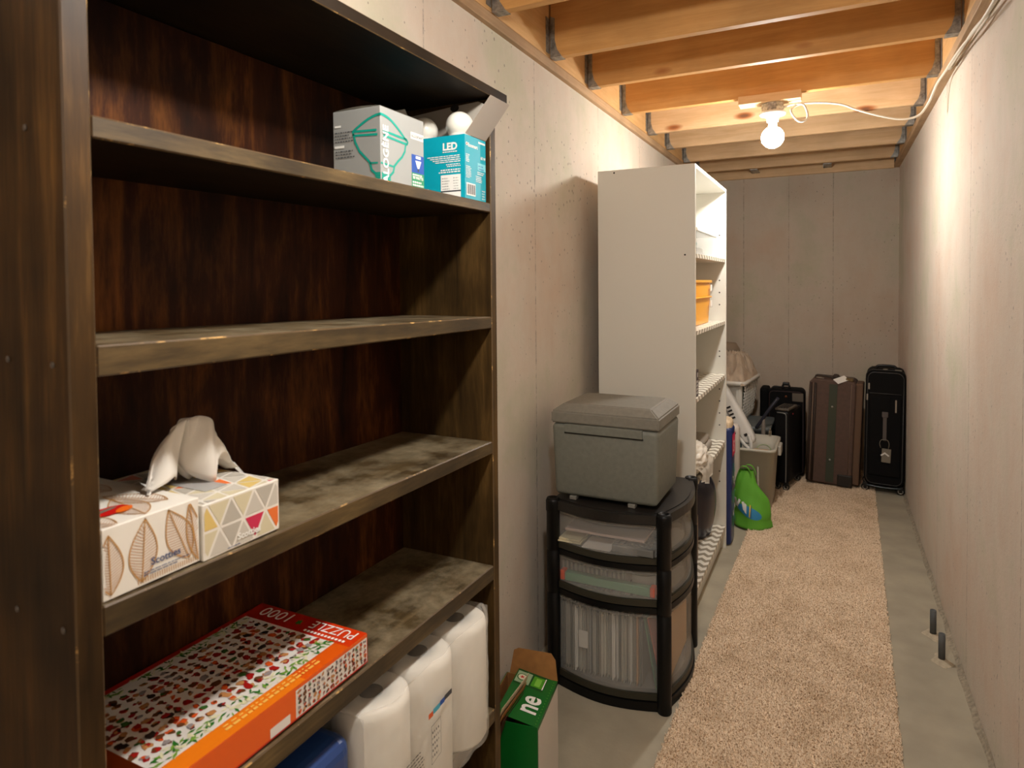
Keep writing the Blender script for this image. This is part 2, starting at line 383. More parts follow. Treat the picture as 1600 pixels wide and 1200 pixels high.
b = NB(); bxm(b, XR-.036, XR+.1, YF, YB+.1, 2.46, 2.4995, .002); part('sill_plate', b, m_plate, ceil)
b = NB(); bxm(b, XL+.025, XR-.039, YB-.03, YB+.1, 2.455, 2.742, .002); part('rim_board', b, m_pine, ceil)
for x in (-.62, -.06):
    b = NB(); bxm(b, x-.02, x+.02, JY[-1]+.002, YB-.032, 2.5, 2.742, .002); bl = part('blocking', b, m_pine_y, ceil)
    b = NB(); bxm(b, x-.03, x+.03, JY[-1]+.003, YB-.033, 2.494, 2.4985); bxm(b, x-.034, x-.0205, YB-.12, YB-.033, 2.494, 2.58); part('joist_hanger', b, m_galv, bl)

# ------------------------------------------------------------------ lamps
def emit(name, s):
    mt, nt, bb = newmat(name); bb.inputs['Base Color'].default_value = (0, 0, 0, 1); bb.inputs['Emission Color'].default_value = BULB_COL; bb.inputs['Emission Strength'].default_value = s
    # LED bulbs throw most of their light away from the cap
    g = N(nt, 'ShaderNodeNewGeometry'); sp_ = N(nt, 'ShaderNodeSeparateXYZ'); nt.links.new(g.outputs['Normal'], sp_.inputs[0])
    mr = N(nt, 'ShaderNodeMapRange'); mr.inputs[1].default_value = -.75; mr.inputs[2].default_value = .35; mr.inputs[3].default_value = s; mr.inputs[4].default_value = s*.17
    nt.links.new(sp_.outputs[2], mr.inputs[0]); nt.links.new(mr.outputs[0], bb.inputs['Emission Strength'])
    return mt
def lamp(x, y, s, label):
    t = thing('ceiling_lamp', label, 'lamp', (x, y, 2.5), group=None)
    b = NB(); bxm(b, x-.16, x+.135, y-.09, y+.0, 2.4565, 2.4985, .0015); part('mounting_block', b, m_pine, t)
    b = NB(); lathe(b, [(.0, 2.4555), (.055, 2.4555), (.055, 2.414), (.0, 2.414)], 8, Matrix.Translation((x, y-.03, 0)) @ Matrix.Rotation(math.pi/8, 4, 'Z'))
    for k in range(4):
        a = k*math.pi/2+.4; lathe(b, [(0, 0), (.006, 0), (.006, .003), (0, .003)], 8, Matrix.Translation((x, y-.03, 2.435)) @ Matrix.Rotation(a, 4, 'Z') @ Matrix.Translation((.052, 0, 0)) @ Matrix.Rotation(math.pi/2, 4, 'Y'))
    for f in b.faces: f.smooth = False
    part('junction_box', b, mat('steel_box', (150, 146, 138), .45, .6, noise=.25, nscale=90), t)
    b = NB(); lathe(b, [(.0, 2.4135), (.062, 2.4135), (.066, 2.408), (.06, 2.398), (.03, 2.388), (.027, 2.365), (.0, 2.365)], 28, Matrix.Translation((x, y-.03, 0)))
    part('lamp_holder', b, mat('white_ceramic', (238, 236, 228), .3), t)
    b = NB(); c = 2.287; R = .055; prof = [(.0, 2.3645), (.017, 2.3645), (.0185, 2.352)]
    for k in range(14):
        a = math.radians(68-k*(158/13)); prof.append((R*math.cos(a), c+R*math.sin(a)))
    prof.append((0, c-R)); lathe(b, prof, 28, Matrix.Translation((x, y-.03, 0)))
    part('bulb', b, emit('bulb_glow_'+str(int(s)), s), t, 'round frosted bulb, switched on')
    return t
lamp(-.29, 3.63, BULB_FAR, 'bare round bulb glowing in a white ceiling lamp holder between the joists')
lamp(-.28, .90, BULB_NEAR, 'second bare bulb lamp on the joists nearer the dark bookcase')
lamp(-.29, -.9, BULB_FILL, 'added fill bulb, unseen on the joists behind the viewer')  # added out of view to brighten the bookcase's near side
m_cable = mat('white_cable', (226, 220, 205), .5)
b = NB(); tube(b, [(-.236, 3.6, 2.435), (-.19, 3.58, 2.437), (-.147, 3.575, 2.43), (-.128, 3.575, 2.39), (-.13, 3.575, 2.355), (-.162, 3.57, 2.346), (-.19, 3.565, 2.375), (-.2, 3.57, 2.41), (-.16, 3.59, 2.436), (-.08, 3.6, 2.436), (.02, 3.6, 2.415), (.094, 3.6, 2.378), (.2, 3.6, 2.334), (.28, 3.6, 2.312), (.345, 3.59, 2.319), (.383, 3.57, 2.37), (.405, 3.5, 2.43), (.412, 3.3, 2.43), (.415, 3.0, 2.418), (.413, 2.7, 2.385), (.41, 2.4, 2.36), (.40, 2.0, 2.35)], .0052, 8, sm=5)
cb = solo('electrical_cable', b, m_cable, 'white electrical cable looping from the lit bulb to the right wall', 'cable')
b = NB(); tube(b, [(.43, 3.35, 2.452), (.436, 3.1, 2.447), (.43, 2.8, 2.425), (.428, 2.5, 2.39), (.425, 2.0, 2.372)], .005, 8, sm=5)
solo('electrical_cable', b, m_cable, 'second white cable run along the right sill plate beside the first', 'cable')
b = NB(); tube(b, [(.441, 3.5, 2.47), (.444, 3.25, 2.45), (.442, 3.0, 2.427), (.438, 2.7, 2.40), (.44, 2.2, 2.385)], .0035, 6, sm=4)
solo('electrical_cable', b, mat('dull_cable', (170, 156, 132), .6), 'thin dull beige wire under the white cables at the right wall top', 'cable')

# ------------------------------------------------------------------ carpet
def clerp(y): return (-.505+(y-2.268)*.0142, .202+(y-2.599)*.0221)
cy0, cy1 = 1.35, 5.98
b = NB()
vs = []
for i in range(60):
    y = cy0+(cy1-cy0)*i/59; a, c = clerp(y); vs.append([b.verts.new((a, y, .0005)), b.verts.new((a, y, .008)), b.verts.new((c, y, .008)), b.verts.new((c, y, .0005))])
for p, q in zip(vs, vs[1:]):
    for k in range(3): b.faces.new((p[k], p[k+1], q[k+1], q[k]))
b.faces.new(vs[0]); b.faces.new(vs[-1][::-1])
carpet = thing('carpet_runner', 'beige pink speckled carpet runner down the middle of the floor', 'carpet', (-.13, 3.6, 0))
mt, nt, bs = newmat('carpet'); L = nt.links.new
tc = N(nt, 'ShaderNodeTexCoord'); n = N(nt, 'ShaderNodeTexNoise', Scale=170.0, Detail=2.0); L(tc.outputs['Object'], n.inputs['Vector'])
r = ramp(nt, [(.34, (146, 118, 92)), (.46, (220, 192, 160)), (.6, (240, 220, 194))]); L(n.outputs['Fac'], r.inputs['Fac'])
n2 = N(nt, 'ShaderNodeTexNoise', Scale=5.0, Detail=5.0, Roughness=.7); L(tc.outputs['Object'], n2.inputs['Vector'])
r2 = ramp(nt, [(.32, (226, 220, 212)), (.55, (255, 255, 255))]); L(n2.outputs['Fac'], r2.inputs['Fac'])
mu = N(nt, 'ShaderNodeMix', data_type='RGBA', blend_type='MULTIPLY'); mu.inputs[0].default_value = .8; L(r.outputs[0], mu.inputs[6]); L(r2.outputs[0], mu.inputs[7])
L(mu.outputs[2], bs.inputs['Base Color']); bs.inputs['Roughness'].default_value = .95; bs.inputs['Specular IOR Level'].default_value = .1
m_carpet = mt
part('backing', b, m_carpet, carpet)
rng = np.random.default_rng(5); NT = 90000
yy = cy0+(cy1-cy0)*rng.random(NT)**1.25; aa = -.505+(yy-2.268)*.0142; cc = .202+(yy-2.599)*.0221
xx = aa-.004+(cc-aa+.008)*rng.random(NT); h = .008+.006*rng.random(NT); ang = rng.random(NT)*2*np.pi; rad = .0028+.0012*rng.random(NT)
tilt = (rng.random((NT, 2))-.5)*.010
V = np.zeros((NT, 4, 3), np.float32)
for k in range(3):
    V[:, k, 0] = xx+rad*np.cos(ang+k*2.094); V[:, k, 1] = yy+rad*np.sin(ang+k*2.094); V[:, k, 2] = .0075
V[:, 3, 0] = xx+tilt[:, 0]; V[:, 3, 1] = yy+tilt[:, 1]; V[:, 3, 2] = .008+h
V[:, :, 0] -= -.13; V[:, :, 1] -= 3.6
F = (np.arange(NT)[:, None, None]*4+np.array([[0, 1, 3], [1, 2, 3], [2, 0, 3]])[None]).reshape(-1).astype(np.int32)
me = bpy.data.meshes.new('carpet_pile'); me.vertices.add(NT*4); me.vertices.foreach_set('co', V.reshape(-1)); me.loops.add(len(F)); me.loops.foreach_set('vertex_index', F)
me.polygons.add(NT*3); me.polygons.foreach_set('loop_start', np.arange(0, len(F), 3, dtype=np.int32)); me.update(calc_edges=True); me.materials.append(m_carpet)
o = bpy.data.objects.new('carpet_pile', me); link(o); o.parent = carpet; o['kind'] = 'stuff'

# ------------------------------------------------------------------ bookcase
bk = thing('bookcase', 'tall dark-stained wooden bookcase with open shelves at the left', 'bookcase', (-.93, .97, 0))
BX0, BXF = -1.07, -.786; BY0, BY1 = .474, 1.47
b = NB(); bxm(b, BX0-.018, BXF, .442, .474, .0, 2.02, .002, bevmi=1); sp = part('side_panel', b, [m_dside, m_worn], bk, 'near side panel with streaky stain')
for (x, z) in ((-.911, 1.463), (-.817, 1.46), (-.906, 1.153), (-.81, 1.148), (-.86, .82), (-.86, 1.74), (-.95, 1.745)):
    b = NB(); lathe(b, [(0, 0), (.0042, 0), (.0042, .0012), (0, .0016)], 10, Matrix.Translation((x, .442, z)) @ Matrix.Rotation(math.pi/2, 4, 'X')); part('screw', b, mat('screw_grey', (96, 90, 84), .5, .4), sp)
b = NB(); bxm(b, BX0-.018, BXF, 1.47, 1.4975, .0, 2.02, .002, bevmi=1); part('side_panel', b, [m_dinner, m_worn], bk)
b = NB(); bxm(b, BX0-.02, BX0-.001, .476, 1.469, .06, 2.018); part('back_panel', b, m_dback, bk, 'reddish brown plywood back')
b = NB(); bxm(b, BX0-.03, -.775, .41, 1.545, 2.0215, 2.046, .0015, bevmi=1); part('top_board', b, [m_undershade, m_worn], bk)
def shelf(z0, z1, th0, th1):
    b = NB(); t = bmesh.new()
    bmesh.ops.create_cube(t, size=1)
    for v in t.verts:
        near = v.co.y < 0; z = z0 if near else z1; th = th0 if near else th1
        v.co = Vector((BXF-.001 if v.co.x > 0 else BX0+.0005, BY0+.0005 if near else BY1-.0005, z if v.co.z > 0 else z-th))
    t.normal_update()
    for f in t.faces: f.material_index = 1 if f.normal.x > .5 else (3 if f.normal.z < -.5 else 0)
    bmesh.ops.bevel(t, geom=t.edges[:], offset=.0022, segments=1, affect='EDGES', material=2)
    merge(b, t); part('shelf', b, [m_dshelf, m_dedge, m_worn, m_undershade], bk)
shelf(1.754, 1.756, .027, .024); shelf(1.481, 1.467, .038, .03); shelf(1.166, 1.146, .038, .031); shelf(.833, .824, .04, .038); shelf(.452, .449, .036, .034); shelf(.1, .1, .034, .034)
b = NB(); bxm(b, BXF-.03, BXF-.01, .475, 1.469, 0, .065); part('kick_board', b, m_dside, bk)

# --- halogen box
x1, x0, y0, y1, z0, z1 = -.80, -.919, 1.04, 1.19, 1.7575, 1.902
m_grey = mat('carton_grey', (150, 152, 149), .5); m_teal = mat('print_teal', (0, 150, 132), .5); m_pw = mat('print_white', (236, 236, 230), .5)
m_blue = mat('print_blue', (20, 74, 160), .5); m_green = mat('print_green', (28, 140, 96), .5); m_ink = mat('print_dark', (60, 62, 66), .5)
hb = thing('bulb_carton', 'grey carton with teal bulb outline and vertical white lettering', 'box', ((x0+x1)/2, (y0+y1)/2, z0))
b = NB(); bxm(b, x0, x1, y0, y1, z0, z1, .0008); part('carton_body', b, m_grey, hb)
b = NB()   # loose top lid, slightly lifted at its middle and one torn flap standing
grid(b, lambda u, v: Vector((x0+(x1-x0)*u, y0+(y1-y0)*v*.97, z1+.0006+.004*math.sin(math.pi*u))), 9, 5, smooth=False)
grid(b, lambda u, v: Vector((x0+.07+(x1-x0-.075)*u, y1-.05-.01*v, z1+.002+.012*v)), 4, 3, smooth=False)
bmesh.ops.solidify(b, geom=b.faces[:], thickness=.0006); part('lid_flap', b, mat('carton_inside', (150, 146, 136), .7), hb)
def uv2(P, u, v): return P
p = Print()
def halo(P_, side):
    # outline clipped to one side of the corner (u<0: near face, u>0: aisle face)
    def rb(pts, w_):
        pts2 = []
        for (a, c_), (d, e_) in zip(pts, pts[1:]):
            for k in range(8): pts2.append((a+(d-a)*k/8, c_+(e_-c_)*k/8))
        pts2.append(pts[-1]); seg = [q for q in pts2 if q[0]*side >= -.0005]
        for a, c_ in zip(seg, seg[1:]):
            if abs(c_[0]-a[0])+abs(c_[1]-a[1]) < .03: P_.rib([a, c_], w_, m_teal, 1)
    arc = [(-.068+.153*t, .100-.008*t+.032*math.sin(math.pi*t)) for t in [i/16 for i in range(17)]]
    rb(arc, .005); rb([(-.068, .100), (.086, .094)], .0045); rb([(-.066, .092), (.088, .084)], .0045); rb([(.086, .095), (.091, .089), (.088, .084)], .004); rb([(-.068, .1), (-.066, .09)], .004)
    rb([(-.066, .094), (-.062, .078), (-.052, .06), (-.036, .045), (-.026, .035), (-.022, .02), (-.012, .012)], .0048)
    rb([(.084, .086), (.08, .068), (.07, .055), (.056, .044), (.044, .033), (.04, .02), (.03, .012)], .0048)
    rb([(-.025, .034), (.044, .031)], .0035)
    for k in range(3): rb([(-.012, .013-.0045*k), (.03, .012-.0045*k)], .004)
p.face((x1, y0, z0), (0, 1, 0), (0, 0, 1)); halo(p, 1)
p.text('HALOGÈNE', .0235, -.024, .024, m_pw, 3, rot=math.pi/2, sx=1.06, bold=.0006)
p.rect(.102, .1, .148, .114, m_pw); p.text('ECOSMART', .104, .1035, .0095, m_ink, 3, sx=.88)
p.rect(.104, .03, .1497, .068, m_blue); p.rect(.104, .0, .1497, .0298, m_green); p.rect(.119, .06, .137, .066, m_pw, 2)
p.poly([(.117, .056), (.139, .056), (.136, .05), (.131, .04), (.125, .04), (.12, .05)], m_pw, 2); p.rect(.1255, .0335, .1305, .0395, m_ink, 2)
p.text('90 WATTS', .107, .0165, .0085, m_pw, 3, sx=.95, bold=.0003); p.lines(.107, .024, .146, .0285, 1, m_pw, 2, .7, 3); p.lines(.107, .002, .147, .0145, 2, m_pw, 2, .6, 5)
p.face((x1, y0, z0), (1, 0, 0), (0, 0, 1)); halo(p, -1)
p.lines(-.114, .082, -.066, .106, 4, m_ink, 2, .35, 8); p.rect(-.114, .112, -.098, .116, m_pw, 2); p.lines(-.113, .05, -.06, .068, 3, m_ink, 2, .35, 9); p.rect(-.115, .07, -.09, .075, m_pw, 2)
p.build('printed_artwork', hb)
# --- LED box: open carton with its lid flaps
x1, x0, y0, y1, z0, z1 = -.795, -1.045, 1.357, 1.4605, 1.7575, 1.91
m_aqua = mat('carton_aqua', (0, 158, 178), .45); m_card = mat('card_inside', (168, 160, 148), .7); m_cardw = mat('card_pale', (206, 196, 184), .7)
lb = thing('bulb_carton', 'open aqua LED carton with raised lid flaps, at the top shelf end', 'box', ((x0+x1)/2, (y0+y1)/2, z0))
b = NB(); t_ = .0012
bxm(b, x0, x1, y0, y0+t_, z0, z1); bxm(b, x1-t_, x1, y0+t_, y1, z0, z1); bxm(b, x0, x0+t_, y0+t_, y1, z0, z1); bxm(b, x0+t_, x1-t_, y1-t_, y1, z0, z1); bxm(b, x0+t_, x1-t_, y0+t_, y1-t_, z0, z0+t_)
part('carton_body', b, m_aqua, lb)
b = NB()   # back lid standing up, rounded corners
pts = [(x1, z1), (x1+.004, 1.99), (x1-.004, 2.006), (x1-.02, 2.014), (-.90, 2.010), (x0+.02, 2.0), (x0, 1.985), (x0, z1)]
va = [b.verts.new((q[0], 1.4615, q[1])) for q in pts]; vb = [b.verts.new((q[0], 1.4625, q[1])) for q in pts]
b.faces.new(va); b.faces.new(vb[::-1])
for q in range(len(pts)): b.faces.new((va[q], va[(q+1) % 8], vb[(q+1) % 8], vb[q]))
f1 = part('lid_flap', b, m_card, lb)
pp = Print(); pp.face((0, 1.4615, 0), (1, 0, 0), (0, 0, 1)); pp.disc(-.885, 2.006, .013, m_hole, 1, ry=.010); pp.build('thumb_notch', f1)
FX, FZ = .048, .095
b = NB(); grid(b, lambda u, v: Vector((x1+.001+FX*v, y0+(y1-y0)*u+.041*v, z1+.001+FZ*v)), 3, 5, smooth=False); bmesh.ops.solidify(b, geom=b.faces[:], thickness=.0008); part('side_flap', b, m_cardw, lb)
p = Print(); p.face((x1, y0, z0), (0, 1, 0), (0, 0, 1)); H = z1-z0; W = y1-y0
p.disc(.009, .131, .0045, m_pw); p.disc(.009, .131, .0025, mat('print_orange', (222, 120, 90), .5), 2)
p.text('Ecosmart', .014, .1255, .0125, m_pw, 2, sx=1.0, bold=.0004); p.text('60 W', .076, .103, .011, m_pw, 2, bold=.0003); p.rect(.066, .141, .1, .146, m_pw)
p.rect(.062, .075, .102, .093, mat('print_pale_blue', (120, 205, 215), .5)); p.lines(.066, .077, .1, .091, 2, m_blue, 2, .4, 2)
p.lines(.004, .088, .024, .108, 5, m_pw, 2, .7, 4); p.lines(.004, .05, .03, .08, 8, m_pw, 2, .5, 5); p.lines(.052, .045, .09, .062, 4, m_pw, 2, .4, 6); p.lines(.06, .064, .1, .073, 2, m_pw, 2, .5, 12); p.lines(.082, .004, .1, .03, 4, m_pw, 2, .5, 14)
p.rect(.006, .008, .05, .038, m_pw)
for k in range(13): p.rect(.009+k*.0031, .011, .009+k*.0031+.0009*(1+k % 3), .035, m_ink, 2)
p.face((x1, y0, z0), (-1, 0, 0), (0, 0, 1)); p.n = Vector((0, -1, 0))
W = x1-x0; Q = Print; 
p.face((x0, y0, z0), (1, 0, 0), (0, 0, 1)); W = .25
p.text('LED', W-.062, .118, .024, m_pw, 2, bold=.001); p.lines(W-.062, .112, W-.018, .116, 1, m_pw, 2, .6, 1)
p.lines(W-.115, .088, W-.012, .107, 4, m_pw, 2, .45, 3, True); p.lines(W-.06, .077, W-.012, .086, 2, m_pw, 2, .5, 9, True); p.lines(W-.075, .063, W-.012, .074, 2, m_pw, 2, .55, 7, True)
p.rect(W-.068, .02, W-.012, .058, m_pw); p.rect(W-.068, .0, W-.012, .0165, m_pw); p.rect(W-.068, .0165, W-.012, .02, m_ink)
p.lines(W-.064, .023, W-.04, .055, 5, m_ink, 2, .3, 6); p.lines(W-.032, .023, W-.016, .055, 5, m_ink, 2, .3, 8); p.lines(W-.14, .018, W-.085, .03, 3, m_pw, 2, .35, 2); p.lines(W-.14, .002, W-.09, .014, 3, m_pw, 2, .35, 4)
p.build('printed_artwork', lb)
def ledbulb(x, y, z, label):
    t = thing('light_bulb', label, 'bulb', (x, y, z-.09), group='unlit white bulbs in the aqua carton')
    b = NB(); R = .035; prof = [(.0, z-.045), (.02, z-.045), (.0275, z-.03), (.0275, z-.023)]
    for k in range(12): a = math.radians(-38+k*(128/11)); prof.append((R*math.cos(a), z+R*math.sin(a)))
    lathe(b, prof, 28, Matrix.Translation((x, y, 0)), cap=False); part('globe', b, mat('opal_white', (232, 228, 215), .25), t)
    b = NB(); lathe(b, [(0, z-.09), (.012, z-.088), (.013, z-.06), (.02, z-.0455), (0, z-.0455)], 16, Matrix.Translation((x, y, 0))); part('screw_base', b, m_galv, t)
ledbulb(-.84, 1.41, 1.944, 'white round bulb poking from the aqua carton, nearest the flap')
ledbulb(-.945, 1.41, 1.942, 'white round bulb in the aqua carton half hidden by the grey carton')

# --- tissue boxes
sz = lambda y: 1.166+(1.146-1.166)*(y-BY0)/(BY1-BY0)
tA = thing('tissue_box', 'tissue box with golden leaf pattern, half hidden behind the near bookcase side', 'tissue box', (-.92, .545, sz(.545)))
ax0, ax1, ay0, ay1, az0, az1 = -1.035, -.795, .479, .614, 1.1668, 1.256
m_tb = mat('tissue_carton_white', (228, 223, 212), .55); m_gold = mat('print_gold', (186, 138, 78), .5); m_goldl = mat('print_gold_light', (196, 160, 132), .5)
b = NB(); bxm(b, ax0, ax1, ay0, ay1, az0, az1, .001); part('carton_body', b, m_tb, tA)
def leaf(p, u, v, Ln, Wd, rot, clip, mo=m_gold, mv=m_goldl):
    cr, sr = math.cos(rot), math.sin(rot); tr = lambda a, c_: (u+a*cr-c_*sr, v+a*sr+c_*cr)
    n = 22; up = [(Ln*t, Wd*math.sin(math.pi*t**.85)) for t in [i/n for i in range(n+1)]]
    for sg in (1, -1):
        q = [(a, sg*c_) for a, c_ in up]; p.rib([tr(*z) for z in q], .0016, mo, 2, clip)
        for k in range(3, n-1):
            a, c_ = q[k]; st = (a-Ln*.09, 0); r_ = [(st[0]+(a-st[0])*s, st[1]+(c_-st[1])*s) for s in (0, .33, .66, 1)]
            p.rib([tr(*z) for z in r_], .0011, mv, 1, clip)
    p.rib([tr(Ln*i/n, 0) for i in range(n+1)], .0014, mo, 2, clip)
p = Print(); p.face((ax1, ay0, az0), (0, 1, 0), (0, 0, 1)); W = ay1-ay0; H = az1-az0; cl = (.002, .002, W-.002, H-.002)
for (u, v, l, w_, r_) in ((.010, .006, .074, .017, 1.60), (.050, .006, .080, .019, 1.50), (.118, .012, .080, .019, 1.95), (.132, .004, .085, .011, 1.72)): leaf(p, u, v, l, w_, r_, cl)
for k in range(26): p.rib([(.045+k*.0033, .004), (.045+k*.0033, .010)], .0012, m_gold, 1, cl)
m_navy = mat('print_navy', (70, 84, 122), .5)
p.text('Scotties', .062, .0225, .0135, m_navy, 3, bold=.0002); p.lines(.052, .012, .125, .019, 2, m_navy, 3, .35, 3)
p.face((ax1, ay0, az1), (0, 1, 0), (-1, 0, 0)); W2 = ay1-ay0; D = .24; cl = (.002, .002, W2-.002, D-.002)
for (u, v, l, w_, r_) in ((.02, .0, .09, .02, 1.9), (.06, .005, .1, .022, 1.4), (.11, .03, .1, .02, 1.9), (.03, .1, .1, .02, 1.2), (.1, .14, .09, .02, 1.8)): leaf(p, u, v, l, w_, r_, cl)
p.disc(.045, .055, .026, mat('print_red', (196, 20, 12), .45), 4, ry=.017, rot=.1); p.disc(.058, .045, .015, mat('print_flame', (232, 108, 24), .45), 5, ry=.008, rot=.5); p.disc(.04, .06, .02, m_tag, 5, ry=.004, rot=.2)
p.build('printed_artwork', tA)
tB = thing('tissue_box', 'tissue box with coloured triangles and a tissue pulled out of its top', 'tissue box', (-.915, .69, sz(.69)))
bx0, bx1, by0, by1, bz0, bz1 = -1.03, -.792, .617, .757, 1.1640, 1.2435
b = NB(); bxm(b, bx0, bx1, by0, by1, bz0, bz1, .001); part('carton_body', b, m_tb, tB)
tri = [mat('tri_grey', (178, 172, 160), .5), mat('tri_sand', (206, 196, 164), .5), mat('tri_pale', (196, 190, 178), .5), mat('tri_yellow', (214, 186, 112), .5), mat('tri_pink', (222, 140, 120), .5), mat('tri_orange', (222, 112, 50), .5), mat('tri_magenta', (196, 44, 78), .5), mat('tri_slate', (98, 98, 102), .5)]
def clip_poly(P_, r):
    for ax, lim, sg in ((0, r[0], 1), (0, r[2], -1), (1, r[1], 1), (1, r[3], -1)):
        out = []
        for i in range(len(P_)):
            a, c_ = P_[i-1], P_[i]; ia, ic = (a[ax]-lim)*sg >= 0, (c_[ax]-lim)*sg >= 0
            if ia != ic:
                t = (lim-a[ax])/(c_[ax]-a[ax]); out.append((a[0]+(c_[0]-a[0])*t, a[1]+(c_[1]-a[1])*t))
            if ic: out.append(c_)
        P_ = out
        if len(P_) < 3: return None
    return P_
def tris(p, r, s, ori, wts, seed, special=None):
    rd = random.Random(seed); h = s*.92; c0, c1 = math.cos(ori), math.sin(ori)
    for j in range(-12, 13):
        for i in range(-14, 15):
            for kk in (0, 1):
                ox = i*s+(j % 2)*s/2; oy = j*h
                T = [(ox, oy), (ox+s, oy), (ox+s/2, oy+h)] if kk == 0 else [(ox+s/2, oy+h), (ox+s*1.5, oy+h), (ox+s, oy)]
                g = (sum(q[0] for q in T)/3, sum(q[1] for q in T)/3); T = [(g[0]+(q[0]-g[0])*.84, g[1]+(q[1]-g[1])*.84) for q in T]
                T = [(q[0]*c0-q[1]*c1+.5*(r[0]+r[2]), q[0]*c1+q[1]*c0+.5*(r[1]+r[3])) for q in T]
                mi = rd.choices(range(8), wts)[0]; T = clip_poly(T, r)
                if T: 
                    gx = sum(q[0] for q in T)/len(T); gy = sum(q[1] for q in T)/len(T)
                    if special: mi = special(gx, gy, mi)
                    p.poly(T, tri[mi])
p = Print(); W = by1-by0; H = bz1-bz0
p.face((bx1, by0, bz0), (0, 1, 0), (0, 0, 1))
tris(p, (.003, .003, W-.003, H-.003), .042, .0, [5, 4, 5, 1, 0, 0, 0, 0], 4, lambda x, y, m_: (5 if x > .122 and y < .05 else ((7 if y < .024 else 6) if (x-.09)**2+(y-.022)**2 < .021**2 else (3 if x < .03 and .025 < y < .06 else (m_ if m_ < 3 else 1)))))
p.text('Scotties', .058, .011, .0135, m_pw, 4, bold=.0004); p.lines(.04, .004, .075, .0075, 1, m_navy, 4, .4, 2)
p.face((bx1, by0, bz1), (0, 1, 0), (-1, 0, 0)); tris(p, (.003, .003, W-.003, .235), .042, .3, [3, 3, 3, 3, 2, 2, 1, 0], 6)
p.face((bx1, by1, bz0), (-1, 0, 0), (0, 0, 1)); tris(p, (.003, .003, .235, H-.003), .042, .2, [3, 3, 3, 3, 2, 1, 1, 0], 9)
p.build('printed_artwork', tB)
b = NB(); bxm(b, -.985, -.84, .66, .70, bz1+.0008, bz1+.0014, .0002); part('tissue_slot', b, frosted('slot_film', (190, 190, 188), .6), tB)
# the tissue: outline columns (y, ztop, zlow, depth)
cols = [(.589, 1.262, 1.2585, .022), (.597, 1.274, 1.260, .02), (.610, 1.300, 1.266, .016), (.627, 1.326, 1.270, .012), (.645, 1.340, 1.262, .0), (.660, 1.3475, 1.258, -.022), (.668, 1.349, 1.300, -.035), (.676, 1.349, 1.262, -.01), (.690, 1.349, 1.246, .006), (.702, 1.344, 1.246, .012), (.712, 1.330, 1.250, .008), (.722, 1.310, 1.268, .0), (.734, 1.286, 1.272, -.004), (.748, 1.266, 1.256, -.006), (.757, 1.252, 1.245, -.008)]
b = NB(); cols_s = smoothpts([(c[0], c[1], c[2]) for c in cols], 4); dep = smoothpts([(c[3], 0, 0) for c in cols], 4)
nc = len(cols_s)
def tis(i, j, back):
    c = cols_s[i]; t = j/9; d = dep[i].x
    z = c.y+(c.z-c.y)*t
    x = -.885+d*(.25+.9*t)+.004*math.sin(i*.55+t*3)
    if back and c.x < .64: x -= .003
    elif back: x = -.885-.03*t-.3*abs(d)*t+.004*math.sin(i*.7); z = c.y+(max(1.2605 if c.x < .618 else 1.245, c.z-.004)-c.y)*t
    return Vector((x, c.x+.006*math.sin(t*4+i*.3)*t, z))
for back in (0, 1):
    vs = [[b.verts.new(tis(i, j, back)) for j in range(10)] for i in range(nc)]
    for i in range(nc-1):
        for j in range(9):
            f = b.faces.new((vs[i][j], vs[i+1][j], vs[i+1][j+1], vs[i][j+1])); f.smooth = True
bmesh.ops.remove_doubles(b, verts=b.verts, dist=.0004)
bmesh.ops.solidify(b, geom=b.faces[:], thickness=.0006)
tm, nt, bs = newmat('tissue_paper'); bs.inputs['Base Color'].default_value = lin((240, 236, 228)); bs.inputs['Roughness'].default_value = .9; bs.inputs['Subsurface Weight'].default_value = 0
tr_ = N(nt, 'ShaderNodeBsdfTranslucent'); tr_.inputs[0].default_value = lin((245, 240, 230)); mxs = N(nt, 'ShaderNodeMixShader'); mxs.inputs[0].default_value = .3
nt.links.new(bs.outputs[0], mxs.inputs[1]); nt.links.new(tr_.outputs[0], mxs.inputs[2]); nt.links.new(mxs.outputs[0], nt.nodes['Material Output'].inputs[0])
part('tissue', b, tm, tB, 'white tissue standing up out of the slot')

# --- puzzle box
px0, px1, py0, py1, pz0, pz1 = -1.066, -.792, .56, .968, .8325, .8905
pz = thing('puzzle_box', 'orange and red jigsaw puzzle box lying flat on the fourth shelf', 'box', (-.93, .79, .8325))
m_or = mat('puzzle_orange', (226, 92, 16), .3, coat=.3); m_rd = mat('puzzle_red', (190, 30, 14), .3, coat=.3); m_pic = mat('puzzle_picture', (226, 220, 212), .3, coat=.3)
m_or2 = mat('puzzle_amber', (238, 126, 22), .3, coat=.3); m_or3 = mat('puzzle_redorange', (216, 58, 14), .3, coat=.3)
b = NB(); bxm(b, px0+.003, px1-.003, py0+.003, py1-.003, pz0, pz0+.02, .0006); part('box_base', b, m_rd, pz)
b = NB(); bxm(b, px0, px1, py0, py1, pz0+.004, pz1, .0008); part('box_lid', b, m_or, pz)
ic = [mat('icon_red', (160, 26, 22), .35), mat('icon_brown', (104, 62, 34), .35), mat('icon_dark', (52, 40, 36), .35), mat('icon_tan', (190, 132, 78), .35), mat('icon_orange', (214, 84, 26), .35), mat('icon_green', (60, 104, 44), .35), mat('icon_grey', (150, 140, 138), .35)]
